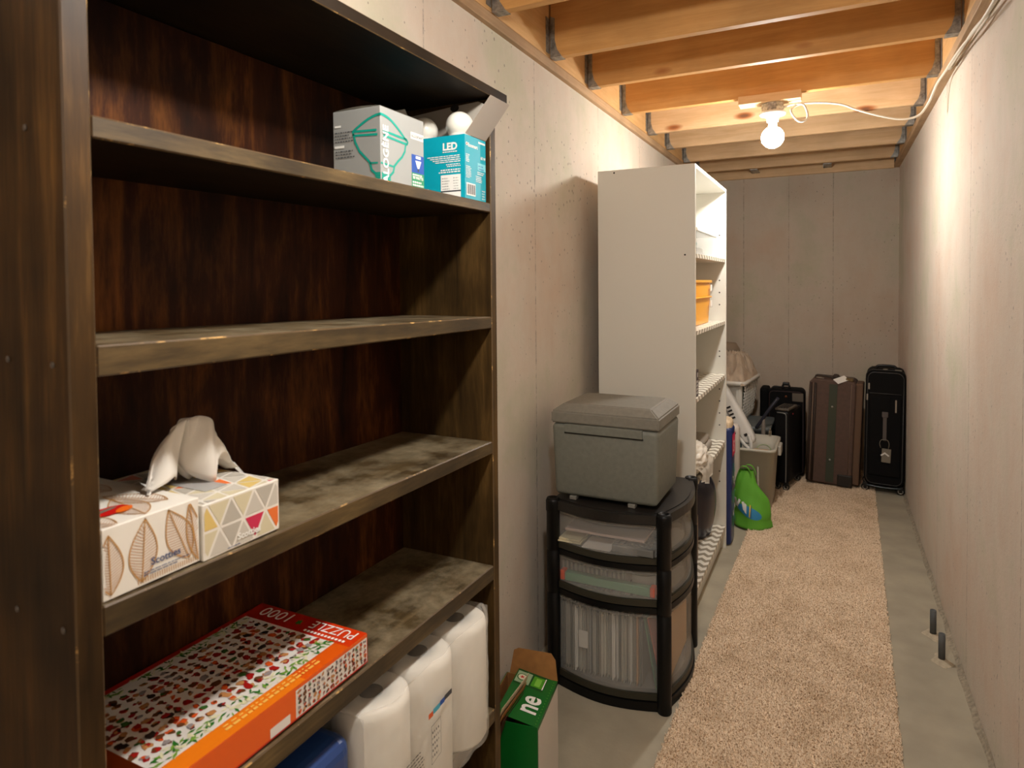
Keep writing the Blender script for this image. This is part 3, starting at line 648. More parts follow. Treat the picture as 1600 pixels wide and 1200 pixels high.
def icons(p, u0, v0, u1, v1, nu, nv, seed, wts=(5, 4, 2, 3, 2, 1, 2)):
    rd = random.Random(seed); du = (u1-u0)/nu; dv = (v1-v0)/nv
    for i in range(nu):
        for j in range(nv):
            cx = u0+(i+.5)*du; cy = v0+(j+.5)*dv
            for k in range(rd.choice((3, 4, 4, 5))):
                n = rd.choice((5, 6, 7)); R = rd.uniform(.18, .40)*min(du, dv); ox = rd.uniform(-.22, .22)*du; oy = rd.uniform(-.22, .22)*dv; st = rd.uniform(.5, 1.7); ro = rd.random()*3
                pts = []
                for q in range(n):
                    a = 2*math.pi*q/n; rr = R*rd.uniform(.6, 1.2); X = rr*math.cos(a)*st; Y = rr*math.sin(a)
                    pts.append((cx+ox+X*math.cos(ro)-Y*math.sin(ro), cy+oy+X*math.sin(ro)+Y*math.cos(ro)))
                p.poly(pts, rd.choices(ic, wts)[0], 2+k*.6)
m_holly = [mat('holly_green', (44, 112, 36), .35), mat('holly_light', (120, 160, 60), .35), mat('holly_cream', (224, 220, 180), .35)]
def holly(p, u0, v0, u1, v1, n, seed):
    rd = random.Random(seed)
    for k in range(n):
        u = rd.uniform(u0, u1); v = rd.uniform(v0, v1); a = rd.random()*3.14; L_ = rd.uniform(.005, .009)
        p.poly([(u-L_*math.cos(a), v-L_*math.sin(a)), (u+.3*L_*math.sin(a), v-.3*L_*math.cos(a)), (u+L_*math.cos(a), v+L_*math.sin(a)), (u-.3*L_*math.sin(a), v+.3*L_*math.cos(a))], rd.choice(m_holly), 3+rd.random()*2)
# top face: u along -x from the front edge, v along -y from the right end
p = Print(); p.face((px1, py1, pz1), (-1, 0, 0), (0, -1, 0)); Wt = px1-px0; Ht = py1-py0
p.rect(.0, .0, Wt, .052, m_rd); p.rect(.0, .0, .085, .052, m_or3, 1.3); p.rect(.0, .052, .034, Ht, m_or, 1); p.rect(.0, .16, .034, Ht, m_or2, 1.3)
p.rect(Wt-.012, .052, Wt, Ht, m_rd, 1.2); p.rect(.034, .052, Wt-.012, Ht, m_pic, 1)
icons(p, .062, .056, Wt-.034, Ht, 10, 19, 2); holly(p, .036, .054, .062, Ht, 150, 3); holly(p, Wt-.034, .054, Wt-.014, Ht, 110, 4)
p.text('PUZZLE', .010, .008, .036, m_pw, 3, sx=.86, bold=.0); p.text('1000', .164, .008, .043, m_pw, 3, sx=.98, bold=.0)
p.poly([(.146+.009*math.cos(a)*(1 if i % 2 else .5), .026+.011*math.sin(a)*(1 if i % 2 else .5)) for i, a in enumerate([k*math.pi/6 for k in range(12)])], m_holly[0], 3)
for k in range(12): p.rect(.018+k*.0085, .040, .018+k*.0085+.0055, .046, m_pw, 3)
rd = random.Random(2); v = .11
while v < .3:
    l_ = rd.uniform(.004, .012); p.rect(.014, v, .019, v+l_, mat('print_yellow', (244, 190, 90), .4), 3); p.rect(.0235, v, .0265, v+l_*.8, mat('print_yellow', (244, 190, 90), .4), 3); v += l_+.003
# front (+x) face: u along y from the near end
p.face((px1, py0, pz0), (0, 1, 0), (0, 0, 1)); Wf = py1-py0
p.rect(.0, .0045, .225, pz1-pz0-.0005, m_or, 1); p.rect(.2249, .0045, Wf-.002, pz1-pz0-.006, m_pic, 1); p.rect(.0, .004, Wf, .0065, m_rd, 2)
icons(p, .228, .008, Wf-.003, .051, 16, 5, 8, (3, 4, 3, 4, 2, 1, 4)); p.rect(.17, .006, .212, .022, m_pic, 2)
p.face((px1, py1, pz0), (-1, 0, 0), (0, 0, 1)); p.rect(.0, .0045, Wt, pz1-pz0-.001, m_rd, 1)
p.build('printed_artwork', pz)

# --- paper roll packs on the low shelf
def rollpack(yc, n, label, xc=-.83, wrapcol=(214, 208, 194)):
    t = thing('paper_roll_pack', label, 'paper rolls', (xc, yc, .4505))
    R = .078; z0, z1 = .4525, .742; ys = [yc+(i-(n-1)/2)*.16 for i in range(n)]
    for y in ys:
        for x in (xc, xc-.158):
            if x-.078 < BX0: x = BX0+.079
            b = NB(); lathe(b, [(.0245, z1-.012), (.025, z1-.003), (R-.012, z1-.002), (R-.003, z1-.008), (R-.001, z1-.02), (R-.001, z0+.01), (R-.006, z0+.001), (.0245, z0+.001), (.0245, z1-.012)], 30, Matrix.Translation((x, y, 0)), cap=False)
            rr = part('paper_roll', b, mat('paper_roll', (236, 231, 220), .85, bump=.3, bscale=140), t)
            b = NB(); lathe(b, [(.0243, z0+.002), (.0243, z1-.004), (.0232, z1-.004), (.0232, z0+.002), (.0243, z0+.002)], 20, Matrix.Translation((x, y, 0)), cap=False); part('core_tube', b, mat('core_card', (62, 54, 42), .9), rr)
    # shrink film with pinched waists and diagonal creases
    b = NB(); ya, yb_ = ys[0]-R-.002, ys[-1]+R+.002
    def prof(s):  # front skin going along y
        y = ya+(yb_-ya)*s; dx = max(math.sqrt(max(0, R*R-(y-c)**2)) for c in [min(ys, key=lambda q: abs(q-y))]); inner = ys[0] < y < ys[-1]; dx = max(dx, .071) if inner else dx; return y, dx
    def fn(u, v):
        y, dx = prof(u); z = z0+(z1-z0+.002)*v; rr = xc+max(dx, .045)+.003+.0016*math.sin(60*y+42*z)+.001*math.sin(-90*y+130*z)
        k = max(0, (v-.93)/.07); return Vector((rr-.012*k*k, y, z))
    grid(b, fn, 70, 26)
    def fn2(u, v):
        y, dx = prof(u); x = xc+max(dx, .045)+.003-.012-(max(dx, .045)+.24)*v
        x = max(x, BX0+.002); return Vector((x, y, z1+.0022+.0012*math.sin(70*y+30*x)))
    grid(b, fn2, 70, 8)
    for e in (0, 1):
        def fn3(u, v, e=e):
            yy_ = yb_ if e else ya; return Vector((max(xc+.048-(.25)*u, BX0+.002), yy_+(.001 if e else -.001), z0+(z1-z0)*v))
        grid(b, fn3, 8, 6)
    wf, nt, bs = newmat('shrink_film'); bs.inputs['Base Color'].default_value = lin((236, 232, 222)); bs.inputs['Roughness'].default_value = .22; bs.inputs['Alpha'].default_value = .28; bs.inputs['Specular IOR Level'].default_value = .6
    tcn = N(nt, 'ShaderNodeTexCoord'); mpn = N(nt, 'ShaderNodeMapping'); mpn.inputs['Rotation'].default_value = (.7, 0, 0); mpn.inputs['Scale'].default_value = (1, 60, 12); nn = N(nt, 'ShaderNodeTexNoise', Scale=1.0, Detail=3.0)
    nt.links.new(tcn.outputs['Object'], mpn.inputs[0]); nt.links.new(mpn.outputs[0], nn.inputs['Vector']); bpn = N(nt, 'ShaderNodeBump', Strength=.5, Distance=.004); nt.links.new(nn.outputs['Fac'], bpn.inputs['Height']); nt.links.new(bpn.outputs[0], bs.inputs['Normal'])
    part('plastic_wrap', b, wf, t, 'clear shrink film'); return t, xc+R
rp, xf_ = rollpack(1.183, 3, 'three white paper rolls across in clear shrink film, below the puzzle box')
p = Print(); p.face((xf_+.0075, -.055, .016), (0, 1, 0), (0, 0, 1))
p.rect(1.155, .64, 1.172, .651, ic[4]); p.rect(1.172, .642, 1.198, .653, mat('print_cyan', (70, 170, 196), .5)); p.rect(1.198, .644, 1.216, .655, m_blue); p.rect(1.216, .646, 1.245, .657, m_ink)
p.rib([(1.165, .62), (1.2, .622), (1.2, .545), (1.165, .54), (1.165, .62)], .001, m_ink); p.lines(1.168, .552, 1.197, .615, 5, m_ink, 1, .4, 3); p.lines(1.06, .53, 1.14, .60, 9, m_ink, 1, .3, 9)
p.build('printed_label', rp)
b = NB(); bxm(b, -1.05, -.80, .60, .937, .4525, .72, .03, 4); t = thing('paper_towel_pack', 'blue wrapped pack beside the white paper rolls, mostly hidden under the puzzle shelf', 'paper pack', (-.92, .74, .4525)); part('plastic_wrap', b, mat('wrap_blue', (38, 66, 122), .3), t)
p = Print(); p.face((-.80, .57, .4525), (0, 1, 0), (0, 0, 1)); p.rect(.03, .12, .30, .2, m_pw); p.build('printed_label', t)

# ------------------------------------------------------------------ beer carton between bookcase and drawers
bx = thing('beer_carton', 'opened green bottle carton on the floor between bookcase and drawer cart', 'carton', (-.86, 1.76, 0))
m_bg = mat('beer_green', (8, 100, 34), .35, coat=.2); m_kraft = mat('kraft_card', (150, 102, 52), .75, noise=.06, nscale=40)
M = Matrix.Translation((-.855, 1.765, 0)) @ Matrix.Rotation(math.radians(8), 4, 'Z')
hx, hy, hz, th = .085, .115, .285, .002
b = NB()
bxm(b, -hx, hx, -hy, -hy+th, 0.001, hz, M=M); bxm(b, -hx, hx, hy-th, hy, 0.001, hz, M=M); bxm(b, -hx, -hx+th, -hy+th, hy-th, 0.001, hz, M=M); bxm(b, hx-th, hx, -hy+th, hy-th, 0.001, hz, M=M); bxm(b, -hx, hx, -hy, hy, 0, .001, M=M)
part('carton_body', b, m_bg, bx)
b = NB(); bxm(b, -hx+th+.0005, -hx+.0035, -hy+.003, hy-.003, .002, hz+.001, M=M); bxm(b, -hx+.004, -.01, hy-.0045, hy-.0025, .002, hz+.001, M=M); part('carton_lining', b, m_kraft, bx)
b = NB()  # green half of the top, folded nearly flat, tilted
TM = M @ Matrix.Translation((.0, .0, hz)) @ Matrix.Rotation(math.radians(10), 4, 'Y')
bxm(b, -.045, .084, -.112, .112, .012, .0135, M=TM); tp = part('top_flap', b, m_bg, bx)
b = NB(); MM = M @ Matrix.Translation((0, hy, hz)) @ Matrix.Rotation(math.radians(-12), 4, 'X')
t2 = bmesh.new(); pts = [(-.075, 0), (.085, 0), (.075, .06), (.06, .078), (-.05, .078), (-.065, .07)]
va = [t2.verts.new((q[0], 0, q[1])) for q in pts]; vb = [t2.verts.new((q[0], .002, q[1])) for q in pts]; t2.faces.new(va); t2.faces.new(vb[::-1])
for q in range(6): t2.faces.new((va[q], va[(q+1) % 6], vb[(q+1) % 6], vb[q]))
bmesh.ops.transform(t2, matrix=MM, verts=t2.verts); merge(b, t2); part('back_flap', b, m_kraft, bx, 'brown cardboard flap standing up')
b = NB(); MM = M @ Matrix.Translation((-.012, -.055, hz+.01)) @ Matrix.Rotation(math.radians(18), 4, 'Y') @ Matrix.Rotation(math.radians(-6), 4, 'Z')
for k, (mt_i) in enumerate((0, 1, 2)): bxm(b, -.002+k*.006, -.001+k*.006, -.10, .10-.02*k, -.12, .05-.018*k, mi=k, M=MM)
part('divider_sheet', b, [mat('pale_card', (206, 190, 160), .7), m_kraft, mat('dark_red_card', (66, 18, 16), .5)], bx)
p = Print(); q = lambda v: TM @ Vector(v); R3 = TM.to_3x3()
p.face(q((.084, -.112, .0135)), R3 @ Vector((0, 1, 0)), R3 @ Vector((-1, 0, 0)))
p.text('ne', .118, .022, .098, m_pw, 3, rot=0, sx=.82, bold=.002, align='RIGHT')
p.rect(.15, .03, .222, .127, mat('beer_green_dark', (6, 74, 26), .4), 2)
p.rect(.158, .078, .214, .125, mat('print_silver', (150, 176, 140), .4), 3); p.disc(.186, .106, .017, m_bg, 4); p.disc(.186, .106, .0135, mat('print_cream', (220, 216, 190), .4), 5)
st = [(.186+(.0085 if k % 2 == 0 else .0035)*math.cos(math.pi/2+k*math.pi/5), .106+(.0085 if k % 2 == 0 else .0035)*math.sin(math.pi/2+k*math.pi/5)) for k in range(10)]
p.poly(st, mat('print_red', (196, 20, 12), .45), 6); p.rect(.16, .036, .212, .072, mat('bottle_green', (74, 150, 40), .2), 3); p.rect(.166, .044, .204, .062, mat('bottle_light', (120, 190, 70), .2), 4); p.rect(.158, .032, .214, .035, m_pw, 4)
for k in range(16): p.disc(.01+k*.0135, .009, .0016, m_holly[1], 3)
p.face(M @ Vector((hx, -hy, 0)), M.to_3x3() @ Vector((0, 1, 0)), (0, 0, 1)); p.rect(.006, .0, 2*hy-.0, hz-.012, mat('carton_side_white', (205, 198, 188), .5)); p.build('printed_artwork', bx)
b = NB(); bxm(b, -1.085, -.965, 1.60, 2.16, .001, .085, .008, 2); t = thing('storage_tray', 'low black tray on the floor behind the green bottle carton', 'tray', (-1.02, 1.88, 0)); part('tray_body', b, m_black, t); b = NB(); bxm(b, -1.09, -.96, 1.595, 2.165, .0855, .095, .003); part('tray_rim', b, m_black, t)

# ------------------------------------------------------------------ drawer cart
CX0, CX1, CY0, CY1 = -.975, -.546, 2.311, 2.80
cart = thing('drawer_cart', 'black three-drawer plastic cart with frosted bowed drawers, under the grey cooler', 'drawers', ((CX0+CX1)/2, (CY0+CY1)/2, 0))
def bowed(off=0.0, n=14, bl=.048, bs_=.05):
    """plan outline bowed on the near (-y) and aisle (+x) sides"""
    x0, x1, y0, y1 = CX0-off, CX1+off, CY0-off, CY1+off; P_ = []
    for i in range(n): t = i/n; P_.append((x0+(x1-x0)*t, y0-bl*math.sin(math.pi*t)))
    for i in range(n): t = i/n; P_.append((x1+bs_*math.sin(math.pi*t), y0+(y1-y0)*t))
    P_.append((x1, y1)); P_.append((x0, y1)); return P_
def slab(bm, P_, z0, z1, mi=0, hole=None):
    va = [bm.verts.new((x, y, z0)) for x, y in P_]; vb = [bm.verts.new((x, y, z1)) for x, y in P_]; n = len(P_)
    for i in range(n): bm.faces.new((va[i], va[(i+1) % n], vb[(i+1) % n], vb[i])).material_index = mi
    if hole:
        ha = [bm.verts.new((x, y, z0)) for x, y in hole]; hb_ = [bm.verts.new((x, y, z1)) for x, y in hole]
        for i in range(n):
            bm.faces.new((ha[i], hb_[i], hb_[(i+1) % n], ha[(i+1) % n])).material_index = mi
            bm.faces.new((va[i], ha[i], ha[(i+1) % n], va[(i+1) % n])).material_index = mi; bm.faces.new((vb[i], vb[(i+1) % n], hb_[(i+1) % n], hb_[i])).material_index = mi
    else: bm.faces.new(va[::-1]).material_index = mi; bm.faces.new(vb).material_index = mi
b = NB(); slab(b, bowed(.004), .682, .716); slab(b, bowed(-.012), .7165, .7195); part('top_panel', b, mat('cart_top', (34, 31, 28), .35, spec=.4, bump=.08, bscale=300), cart)
for (x, y) in ((CX0, CY0), (CX1, CY0), (CX1, CY1), (CX0, CY1)):
    b = NB(); M = Matrix.Translation((x, y, 0)); prof = [(.0, .0), (.024, .0), (.026, .004)]
    for zj in (.36, .525): prof += [(.026, zj-.006), (.0242, zj-.004), (.0242, zj+.004), (.026, zj+.006)]
    prof += [(.026, .672), (.0285, .676), (.0285, .712), (.024, .7235), (.016, .7235), (.014, .719), (0, .719)]
    lathe(b, prof, 22, M); part('post', b, m_black, cart)
for z0, z1 in ((.512, .532), (.357, .378)):
    b = NB(); slab(b, bowed(.0), z0, z1, hole=bowed(-.03)); part('rail', b, m_black, cart)
b = NB(); slab(b, bowed(.002), .001, .034, hole=bowed(-.035)); part('base_frame', b, m_black, cart)
for k, (z0, z1) in enumerate(((.535, .678), (.381, .508), (.038, .352))):
    b = NB(); P1 = bowed(-.010); P2 = bowed(-.0135); n = len(P1)
    slab(b, P1, z0+.024, z1-.003, hole=P2); slab(b, bowed(-.014), z0+.022, z0+.0238)
    d = part('drawer', b, m_frost, cart)
    b = NB(); slab(b, bowed(-.002), z0, z0+.0235, hole=bowed(-.03)); part('drawer_ledge', b, m_blackm, d)
    b = NB(); slab(b, bowed(-.006), z1-.0125, z1-.0030, hole=bowed(-.0098)); part('drawer_lip', b, frosted('frosted_lip', (150, 148, 142), .4), d)
# contents: hanging files in the deep drawer
rd = random.Random(11); fcol = [mat('file_grey', (168, 164, 152), .8), mat('file_cream', (220, 214, 200), .8), mat('file_white', (238, 236, 230), .8), mat('file_tan', (200, 150, 104), .8), mat('file_dull', (88, 88, 80), .8)]
x = -.945; k = 0
while x < -.63:
    wd = rd.choice((.003, .005, .007, .010)); c = rd.choices(fcol, (4, 4, 3, .7, 3))[0]; zt = .325+rd.uniform(-.01, .006); zb = .0655; y0 = CY0-.0+rd.uniform(0.0, .012); bul = rd.uniform(0, .004)
    b = NB()
    bxm(b, x, x+wd*.45, y0, y0+.25, zb, zt, .0006)
    bxm(b, x+wd*.5, x+wd, y0+.004, y0+.25, zb+.01, zt-.012, .0006)
    o = solo('file_folder', b, c, 'upright paper file folder standing in the bottom drawer of the cart', 'folder', 'file folders in the bottom drawer'); x += wd+rd.uniform(.002, .007); k += 1
for (xa, an, c, lb_) in ((-.60, 10, mat('file_green', (46, 120, 84), .7), 'green folder leaning in the bottom drawer'), (-.582, 12, mat('file_red', (176, 84, 60), .7), 'reddish folder leaning beside the green one in the bottom drawer')):
    b = NB(); bxm(b, -.0025, .0025, 0, .25, -.13, .13, .0006, M=Matrix.Translation((xa, CY0+.01, .197)) @ Matrix.Rotation(math.radians(-an), 4, 'Y')); solo('file_folder', b, c, lb_, 'folder')
b = NB(); bxm(b, -.552, -.548, CY0+.06, CY0+.40, .065, .31, .001); solo('file_folder', b, mat('file_kraft', (200, 160, 110), .7), 'tan folder lying against the aisle side of the bottom drawer', 'folder')
b = NB(); bxm(b, -.868, -.832, CY0-.012, CY0-.0113, .17, .235, M=None); solo('paper_note', b, m_paper, 'small white paper corner showing in front of the folders', 'paper')
# middle drawer
t = thing('slotted_basket', 'white slotted plastic basket in the middle drawer', 'basket', (-.86, 2.36, .406)); b = NB(); wz0, wz1 = .407, .492
for kx in range(15): xx_ = -.955+kx*.0172; bxm(b, xx_, xx_+.0085, 2.352, 2.3555, wz0+.02, wz1-.02)
bxm(b, -.957, -.7, 2.351, 2.3565, wz1-.021, wz1); bxm(b, -.957, -.7, 2.351, 2.3565, wz0, wz0+.022); bxm(b, -.957, -.7, 2.357, 2.49, wz0, wz0+.003); bxm(b, -.957, -.954, 2.357, 2.49, wz0, wz1); bxm(b, -.703, -.7, 2.357, 2.49, wz0, wz1); bxm(b, -.957, -.7, 2.487, 2.49, wz0, wz1)
part('basket_body', b, mat('basket_white', (214, 212, 202), .5), t)
b = NB(); lathe(b, [(0, .4065), (.043, .4065), (.047, .46), (.0, .46)], 24, Matrix.Translation((-.645, 2.405, 0))); t = thing('lidded_tub', 'round white lidded tub beside the basket in the middle drawer', 'tub', (-.64, 2.345, .4065)); part('tub_body', b, m_paper, t)
b = NB(); lathe(b, [(0, .4605), (.05, .4605), (.05, .478), (0, .48)], 24, Matrix.Translation((-.645, 2.405, 0))); part('lid', b, mat('tub_lid', (190, 186, 176), .5), t)
b = NB(); bxm(b, -.93, -.60, 2.316, 2.346, .4065, .438, .002); t = thing('pencil_case', 'long pale green case with orange ends at the front of the middle drawer', 'case', (-.77, 2.33, .4065)); part('case_body', b, frosted('case_green', (120, 176, 140), .85), t)
for xa in (-.9495, -.5995): b = NB(); bxm(b, xa, xa+.019, 2.314, 2.348, .4065, .444, .004, 2); part('end_cap', b, mat('case_orange', (232, 84, 34), .4), t)
# top drawer
b = NB(); bxm(b, -.93, -.62, 2.32, 2.52, .60, .609, .001, M=None); t = solo('notebook', b, mat('notebook_pink', (196, 170, 160), .7), 'pale spiral notebook on top in the upper drawer', 'notebook')
b = NB(); bxm(b, -.955, -.86, 2.30, 2.50, .5605, .567, .001); bxm(b, -.95, -.865, 2.305, 2.50, .568, .574, .001); solo('paper_pad', b, mat('pad_cream', (214, 204, 168), .7), 'cream paper pads at the left of the upper drawer', 'paper')
b = NB(); bxm(b, -.85, -.74, 2.285, 2.40, .5605, .5625, .0004); solo('envelope', b, m_paper, 'white envelope lying in the upper drawer', 'envelope')
b = NB(); bxm(b, -.85, -.75, 2.41, 2.50, .5605, .598, .006, 2); solo('disc_case', b, mat('pale_grey_disc', (160, 160, 156), .4), 'grey case under the notebook in the upper drawer', 'case')
b = NB(); bxm(b, -.735, -.58, 2.292, 2.50, .5605, .588, .004, 2); t = thing('calculator', 'grey keyed calculator at the right of the upper drawer', 'calculator', (-.66, 2.4, .5605)); part('body', b, mat('calc_grey', (112, 112, 108), .5), t)
for i in range(6):
    for j in range(4): b = NB(); bxm(b, -.728+i*.0235, -.712+i*.0235, 2.31+j*.035, 2.33+j*.035, .5885, .593, .001); part('key', b, mat('calc_key', (84, 84, 82), .5), t)

# ------------------------------------------------------------------ cooler
co = thing('cooler', 'grey hard plastic cooler standing on the drawer cart', 'cooler', (-.775, 2.49, .7235))
qx0, qx1, qy0, qy1 = -.983, -.565, 2.318, 2.66
b = NB(); bxm(b, qx0, qx1, qy0, qy1, .7335, 1.012, .018, 4, top=(.955, .95)); 
for f in b.faces: f.smooth = True
part('body', b, m_cooler, co)
b = NB()
def ring(z, ins): return [(qx0+ins, qy0+ins, z), (qx1-ins, qy0+ins, z), (qx1-ins, qy1-ins, z), (qx0+ins, qy1-ins, z)]
rs = [[b.verts.new(v) for v in ring(z, i)] for z, i in ((1.0145, -.001), (1.058, -.001), (1.086, .038))]
b.faces.new(rs[0][::-1]); b.faces.new(rs[-1])
for a, c in zip(rs, rs[1:]):
    for k in range(4): b.faces.new((a[k], a[(k+1) % 4], c[(k+1) % 4], c[k]))
bmesh.ops.bevel(b, geom=b.edges[:], offset=.005, segments=2, affect='EDGES')
part('lid', b, m_coolerlid, co)
b = NB(); bxm(b, -.925, -.625, qy0-.0085, qy0+.004, .982, 1.0138, .002, 2); part('latch_flap', b, m_cooler, co)
b = NB(); bxm(b, -.928, -.622, qy0-.003, qy0+.004, .9775, .9815); part('latch_shadow_gap', b, m_hole, co)
for x in (-.90, -.67):
    for y in (qy0+.02, qy1-.05): b = NB(); bxm(b, x-.014, x+.014, y-.012, y+.02, .720, .7345, .002); part('foot', b, mat('foot_grey', (120, 118, 110), .5), co)

# ------------------------------------------------------------------ white shelf unit
WX0, WX1, WY0, WY1, WH = -1.02, -.564, 2.993, 3.932, 2.083
wu = thing('shelf_unit', 'tall white melamine shelf unit with open shelves facing the aisle', 'shelf unit', (-.79, 3.46, 0))
b = NB(); bxm(b, WX0, WX1, WY0, WY0+.018, .0, WH, .0008); p1 = part('side_panel', b, m_white, wu)
p = Print(); p.face((0, WY0, 0), (1, 0, 0), (0, 0, 1)); p.disc(-.939, 2.07, .0042, m_hole); p.disc(-.609, 1.675, .0042, m_hole); p.build('screw_hole', p1)
b = NB(); bxm(b, WX0, WX1, WY1-.018, WY1, .0, WH, .0008); p2 = part('side_panel', b, m_white, wu)
p = Print(); p.face((0, WY1-.018, 0), (1, 0, 0), (0, 0, 1))
for z in (1.82, 1.56, 1.49, 1.42, 1.15, 1.12, .93, .86, .79, .72, .45, .39): p.disc(-.60, z, .004, m_hole); p.disc(-.97, z, .004, m_hole)
p.build('peg_hole', p2)
b = NB(); bxm(b, WX0, WX1, WY0+.0182, WY1-.0182, WH-.018, WH, .0006); part('top_panel', b, m_white, wu)
b = NB(); bxm(b, WX0+.002, WX0+.006, WY0+.0182, WY1-.0182, .06, WH-.0185); part('back_panel', b, m_white, wu)
b = NB(); bxm(b, WX1-.045, WX1-.03, WY0+.0182, WY1-.0182, .0, .105); part('kick_board', b, m_white, wu)
def chev():
    mt, nt, bs = newmat('chevron_liner'); L = nt.links.new; tc = N(nt, 'ShaderNodeTexCoord'); s = N(nt, 'ShaderNodeSeparateXYZ'); L(tc.outputs['Object'], s.inputs[0])
    sub = N(nt, 'ShaderNodeMath', operation='SUBTRACT'); L(s.outputs[0], sub.inputs[0]); L(s.outputs[2], sub.inputs[1])
    a = N(nt, 'ShaderNodeMath', operation='PINGPONG'); a.inputs[1].default_value = .024; L(sub.outputs[0], a.inputs[0])
    ad = N(nt, 'ShaderNodeMath', operation='ADD'); L(s.outputs[1], ad.inputs[0]); L(a.outputs[0], ad.inputs[1])
    pm = N(nt, 'ShaderNodeMath', operation='PINGPONG'); pm.inputs[1].default_value = .034; L(ad.outputs[0], pm.inputs[0])
    lt = N(nt, 'ShaderNodeMath', operation='LESS_THAN'); lt.inputs[1].default_value = .016; L(pm.outputs[0], lt.inputs[0])
    mx = N(nt, 'ShaderNodeMix', data_type='RGBA'); L(lt.outputs[0], mx.inputs[0]); mx.inputs[6].default_value = lin((232, 226, 212)); mx.inputs[7].default_value = lin((148, 138, 120)); L(mx.outputs[2], bs.inputs['Base Color']); bs.inputs['Roughness'].default_value = .5
    return mt
m_chev = chev()
for z in (1.681, 1.327, 1.017, .632, .133):
    b = NB(); bxm(b, WX0+.0065, WX1-.004, WY0+.0184, WY1-.0184, z-.018, z-.0008, .0005); s_ = part('shelf', b, m_white, wu)
    b = NB(); bxm(b, WX0+.03, WX1-.0032, WY0+.019, WY1-.019, z-.0007, z); bxm(b, WX1-.0038, WX1-.0030, WY0+.019, WY1-.019, z-.0185, z-.0007); part('chevron_liner', b, m_chev, s_, 'grey and white zigzag liner')
# contents
t = thing('clear_bin', 'clear plastic bin with white rim on the top shelf of the white unit', 'bin', (-.76, 3.6, 1.682)); m_clear = frosted('clear_plastic', (225, 228, 226), .28, .12)
b = NB(); x0, x1, y0, y1, z0, z1 = -.92, -.60, 3.22, 3.80, 1.6825, 1.80
for q in ((x0, x1, y0, y0+.003), (x0, x1, y1-.003, y1), (x0, x0+.003, y0+.003, y1-.003), (x1-.003, x1, y0+.003, y1-.003)): bxm(b, *q, z0+.002, z1)
bxm(b, x0, x1, y0, y1, z0, z0+.002); part('bin_body', b, m_clear, t); b = NB(); bxm(b, x0-.004, x1+.004, y0-.004, y1+.004, z1+.0005, z1+.017, .002); part('lid', b, mat('bin_lid_white', (236, 234, 226), .4), t)
b = NB(); bxm(b, -.90, -.66, 3.24, 3.74, 1.6855, 1.74, .015, 3, M=None); solo('folded_towel', b, mat('towel_pale', (214, 206, 196), .9, bump=.4, bscale=150), 'pale folded cloth inside the clear bin', 'towel')
b = NB(); bxm(b, -.80, -.63, 3.26, 3.40, 1.741, 1.752, .002); solo('teal_card', b, mat('teal_card', (20, 140, 140), .5), 'small teal packet lying in the clear bin', 'packet')
t = thing('orange_bin', 'translucent orange storage box on the white unit\'s second shelf', 'bin', (-.76, 3.55, 1.328)); m_obin = mat('orange_plastic', (240, 168, 44), .35)
b = NB(); bxm(b, -.93, -.62, 3.20, 3.72, 1.328, 1.466, .006, 2, top=(.95, .96)); part('bin_body', b, m_obin, t)
b = NB(); bxm(b, -.94, -.612, 3.19, 3.73, 1.4665, 1.474, .002); bxm(b, -.93, -.62, 3.2, 3.72, 1.4745, 1.545, .004, 2); part('upper_tray', b, m_obin, t)
b = NB(); bxm(b, -.94, -.612, 3.185, 3.74, 1.5455, 1.562, .005, 2); part('lid', b, mat('orange_lid', (244, 176, 60), .35), t)
for z in (1.435, 1.52): b = NB(); bxm(b, -.612, -.606, 3.66, 3.70, z-.02, z+.016, .001); part('clasp', b, m_paper, t)
t = thing('black_label_box', 'small dark box with white window print on the third shelf of the white unit', 'box', (-.65, 3.11, 1.018)); b = NB(); bxm(b, -.70, -.574, 3.04, 3.125, 1.018, 1.142, .001); part('carton_body', b, mat('dark_carton', (52, 40, 40), .5), t)
b = NB(); p = Print(); p.face((-.574, 3.072, 1.018), (0, 1, 0), (0, 0, 1))
for i in range(2):
    for j in range(4): p.rect(.005+i*.019, .012+j*.017, .017+i*.019, .024+j*.017, m_paper)
p.rect(.02, .09, .036, .112, m_paper); p.build('printed_windows', t)
# folded grey blanket
t = thing('folded_blanket', 'grey folded blanket on the fourth shelf of the white unit', 'blanket', (-.72, 3.56, .633)); m_bl = mat('blanket_grey', (150, 142, 130), .9, bump=.5, bscale=160)
for k, (zz, th_) in enumerate(((.633, .045), (.679, .042))):
    b = NB(); x1 = -.612-.01*k; bxm(b, -.93, x1, 3.385+.02*k, 3.74-.03*k, zz, zz+th_, .017, 4)
    for f in b.faces: f.smooth = True
    for v in b.verts: v.co.z += .0 if v.co.z < zz+.01 else .006*math.sin(v.co.y*20+v.co.x*9)
    part('fold', b, m_bl, t)
